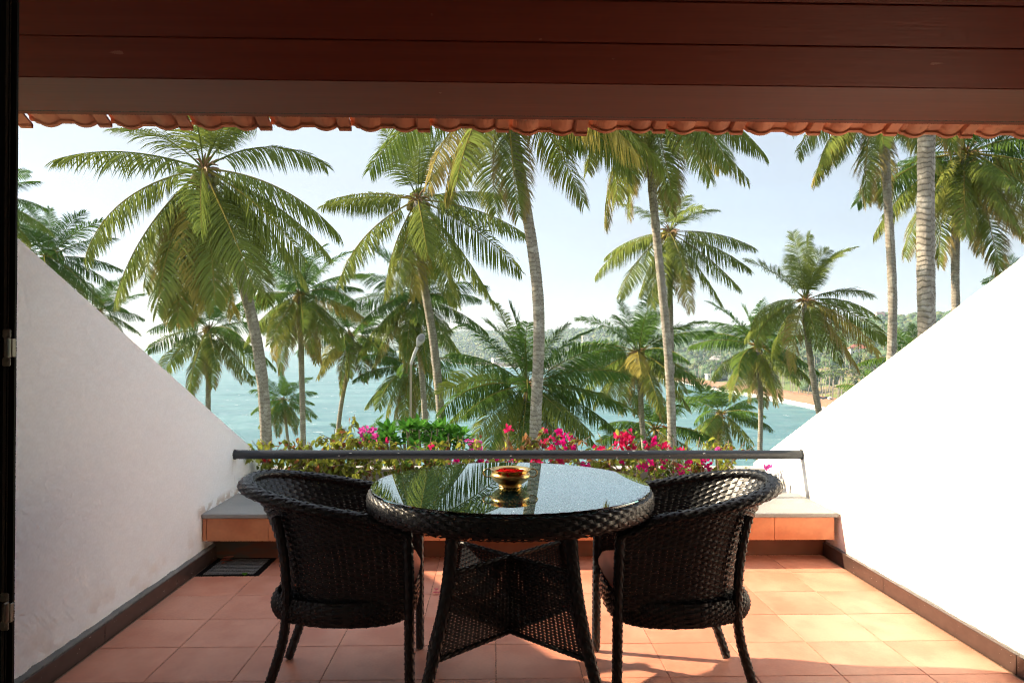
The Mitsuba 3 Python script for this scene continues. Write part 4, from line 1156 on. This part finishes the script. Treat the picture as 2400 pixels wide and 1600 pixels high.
# ------------------------------------------------------------------ bougainvillea in the planter, frangipani shrub behind
def bougainvillea(label, xpx, tops, bracts, seed, leafc, nst=9, spread=0.32, nleaf=420):
    r = np.random.default_rng(seed)
    key = thing('bougainvillea', label=label, cat='shrub')
    Yc = 5.33
    bx = at(xpx, 1090, Yc)[0]
    stems, lv, tips = [], Leaves(), []
    paths = []
    goals = [at(x, y, Yc + r.normal(0, .07)) for x, y in tops]
    while len(goals) < nst:
        goals.append(np.array([bx + r.normal(0, spread), Yc + r.normal(0, .13), r.uniform(0.33, 0.62)]))
    for gpt in goals:
        b0 = np.array([bx + r.normal(0, .10), Yc + r.normal(0, .05), 0.10])
        mid = (b0 + gpt) / 2 + r.normal(0, [.06, .04, .03])
        q = spline([b0, mid, gpt], 14)
        q[1:-1] += r.normal(0, .006, (12, 3))
        paths.append(q)
        stems.append(tube(q, np.linspace(0.0075, 0.0022, 14), 5))
        for _ in range(3):                                          # side twigs
            i = r.integers(4, 13)
            e_ = q[i] + np.array([r.normal(0, .10), r.normal(0, .07), r.normal(.02, .07)])
            tw_ = spline([q[i], (q[i] + e_) / 2 + r.normal(0, .012, 3), e_], 7)
            paths.append(tw_)
            stems.append(tube(tw_, np.linspace(0.0035, 0.0015, 7), 4))
    sm = cat(stems)
    put('stems', sm, 'painted', key, smooth=True, color=np.tile([0.20, 0.145, 0.11], (len(sm.vertices), 1)))
    for _ in range(int(nleaf * 1.5)):
        q = paths[r.integers(len(paths))]
        i = int(len(q) * (0.35 + 0.65 * r.random() ** 0.7)) - 1
        c = q[i] + r.normal(0, .012, 3)
        d = np.array([r.normal(), r.normal(), r.uniform(-1.6, 0.1)])
        nrm = np.array([r.normal(0, .7), r.normal(0, .7), 1.0])
        V, F = blade(c, d, nrm, r.uniform(0.030, 0.060), r.uniform(0.020, 0.036), r.uniform(0.1, 0.5))
        q_ = r.random()
        col = np.array(leafc[0]) if q_ < .55 else np.array(leafc[1]) if q_ < .88 else np.array([0.24, 0.10, 0.045])
        lv.add(V, F, col * r.uniform(0.6, 1.3))
    lv.put('leaves', 'leaf', key, kind='stuff')
    for (x, y, w, n, col) in bracts:
        bl = Leaves()
        c0 = at(x, y, Yc + r.normal(-.03, .05))
        for _ in range(n):
            c = c0 + r.normal(0, 1, 3) * [w, .025, w * .8]
            for k in range(3):
                a = k * 2.1 + r.normal(0, .3)
                ax = np.array([r.normal(0, .5), -0.6 + r.normal(0, .5), r.normal(0.2, .5)])
                s1 = np.cross(ax, [0.3, 0.2, 1.0]); s1 /= np.linalg.norm(s1); s2 = np.cross(ax, s1)
                V, F = blade(c, s1 * math.cos(a) + s2 * math.sin(a) + ax * .7, ax, 0.030, 0.026, -0.15)
                bl.add(V, F, np.array(col) * r.uniform(0.75, 1.2))
        bl.put('flower_cluster', 'petal', key, kind='stuff')

MAG, RDP, PNK = (0.64, 0.012, 0.22), (0.67, 0.030, 0.15), (0.66, 0.10, 0.42)
YG, OG, GR = (0.33, 0.36, 0.06), (0.20, 0.26, 0.045), (0.12, 0.22, 0.04)
bougainvillea('straggly bougainvillea at the left end of the planter with yellow-green leaves and tiny red berries', 655, [(590, 1032), (636, 1030), (668, 1020), (625, 1078), (735, 1040), (700, 1050)], [(628, 1076, .010, 4, (0.6, .03, .05))], 41, (YG, OG), 15, 0.18, 480)
bougainvillea('bougainvillea with tall yellowish sprays left of the pink flowers', 775, [(785, 1003), (812, 1000), (760, 1045), (790, 1030), (725, 1044)], [], 42, (YG, OG), 15, 0.2, 600)
bougainvillea('bougainvillea with a bunch of light pink flowers at its top, left of the lamp post', 860, [(848, 1010), (885, 1022), (905, 1040), (830, 1040)], [(865, 1009, .020, 6, PNK), (850, 1018, .018, 5, PNK), (883, 1025, .022, 7, PNK), (855, 1036, .012, 3, PNK), (910, 1030, .01, 2, RDP)], 43, (YG, OG), 15, 0.22, 600)
bougainvillea('leafy bougainvillea below the green shrub and beside the lamp post', 985, [(1020, 1030), (960, 1050), (1010, 1048), (930, 1048)], [(1060, 1085, .02, 4, MAG), (1010, 1045, .01, 2, RDP)], 44, (YG, GR), 16, 0.24, 640)
bougainvillea('bougainvillea with small pale pink flowers in the middle of the planter', 1105, [(1095, 1035), (1120, 1033), (1070, 1050), (1140, 1050)], [(1106, 1033, .014, 3, PNK), (1120, 1036, .014, 3, PNK), (1102, 1053, .016, 4, PNK), (1122, 1050, .018, 5, PNK), (1135, 1081, .02, 5, MAG), (1160, 1081, .02, 5, MAG)], 45, (YG, OG), 10, 0.16, 260)
bougainvillea('bougainvillea with a single red flower spray beside the leaning trunk', 1200, [(1188, 1003), (1178, 1025), (1205, 1030), (1170, 1045)], [(1190, 1005, .014, 5, RDP), (1250, 1081, .025, 8, RDP), (1200, 1081, .02, 5, MAG)], 46, (YG, (0.22, .12, .05)), 10, 0.14, 260)
bougainvillea('magenta bougainvillea with a brown-tipped spray right of the leaning trunk', 1305, [(1285, 998), (1300, 1010), (1335, 1020), (1270, 1035), (1350, 1040)], [(1276, 1007, .010, 3, RDP), (1318, 1022, .030, 12, MAG), (1335, 1040, .026, 10, MAG), (1270, 1035, .02, 6, RDP), (1290, 1050, .02, 6, RDP), (1300, 1082, .035, 12, RDP), (1275, 1045, .018, 5, RDP)], 47, ((0.22, .13, .05), OG), 12, 0.18, 300)
bougainvillea('bougainvillea carrying the tallest bright red flower head in the middle right of the planter', 1455, [(1462, 1012), (1400, 1012), (1440, 1040), (1395, 1045), (1500, 1035)], [(1455, 1022, .028, 13, RDP), (1472, 1020, .022, 9, RDP), (1450, 1044, .026, 11, RDP), (1475, 1048, .022, 9, RDP), (1408, 1052, .022, 7, RDP), (1370, 1088, .026, 9, MAG), (1430, 1095, .014, 3, MAG), (1450, 1085, .012, 3, MAG)], 48, (YG, OG), 13, 0.20, 330)
bougainvillea('magenta bougainvillea drooping below the handrail towards the right armchair', 1560, [(1535, 1038), (1560, 1040), (1600, 1050), (1520, 1050), (1610, 1078)], [(1533, 1038, .026, 10, MAG), (1560, 1045, .018, 6, RDP), (1598, 1052, .014, 4, RDP), (1520, 1053, .018, 5, RDP), (1508, 1090, .020, 6, MAG), (1530, 1088, .020, 6, MAG), (1612, 1082, .034, 14, MAG), (1640, 1080, .026, 10, MAG), (1590, 1102, .026, 9, MAG), (1660, 1088, .020, 6, MAG), (1555, 1086, .02, 5, MAG)], 49, (OG, GR), 14, 0.22, 320)
bougainvillea('bougainvillea with broad lime green leaves at the right end of the planter', 1680, [(1640, 1024), (1645, 1040), (1670, 1024), (1685, 1040), (1745, 1036), (1770, 1045)], [(1685, 1052, .012, 3, PNK), (1800, 1092, .016, 4, PNK)], 50, ((0.34, 0.38, 0.06), YG), 11, 0.15, 230)

def frangipani():
    r = np.random.default_rng(77)
    key = thing('frangipani_shrub', label='rounded shrub of glossy dark green leaf rosettes behind the handrail and lamp post', cat='shrub')
    Y0 = 8.6
    c0 = at(985, 1045, Y0)
    stems, n = [], 0
    for _ in range(62):
        a = r.uniform(-1, 1)
        x = c0[0] + a * 0.56 + r.normal(0, .05)
        top = c0[2] + 0.27 * math.sqrt(max(0, 1 - a * a)) * r.uniform(0.15, 1.0) - 0.02
        y = c0[1] + r.normal(0, .22)
        h = np.array([x, y, top])
        stems.append(tube(spline([np.array([c0[0] + a * .2, c0[1], c0[2] - 1.2]), (h + [c0[0] + a * .45, c0[1], c0[2] - .5]) / 2, h], 8), np.linspace(.02, .009, 8), 5))
        lv = Leaves()
        for k in range(15):
            b_ = k * 2.4 + r.normal(0, .2)
            e_ = r.uniform(0.05, 1.1)
            d = np.array([math.cos(b_) * math.cos(e_), math.sin(b_) * math.cos(e_), math.sin(e_)])
            V, F = blade(h, d, np.array([-d[0] * .6, -d[1] * .6, 1.0]), r.uniform(.12, .19), r.uniform(.040, .055), .28)
            lv.add(V, F, np.array([0.075, 0.23, 0.03]) * r.uniform(0.6, 1.35))
        lv.put('leaf_rosette', 'leaf', key)
    sm = cat(stems)
    put('stems', sm, 'painted', key, smooth=True, color=np.tile([0.2, 0.17, 0.13], (len(sm.vertices), 1)))

frangipani()

# ------------------------------------------------------------------ sea haze
scene['haze_air'] = {'type': 'homogeneous', 'albedo': {'type': 'rgb', 'value': [0.95, 0.955, 0.96]}, 'sigma_t': {'type': 'rgb', 'value': [0.00016, 0.00020, 0.00026]}}
scene['haze'] = {'type': 'cube', 'to_world': T().translate([0, 20000, 28]).scale([50000, 21000, 58]), 'bsdf': {'type': 'null'}, 'interior': {'type': 'ref', 'id': 'haze_air'}}
scene['camera']['medium'] = {'type': 'ref', 'id': 'haze_air'}
tag('haze', 'thin pale sea haze softening the far hills', 'haze', kind='stuff')
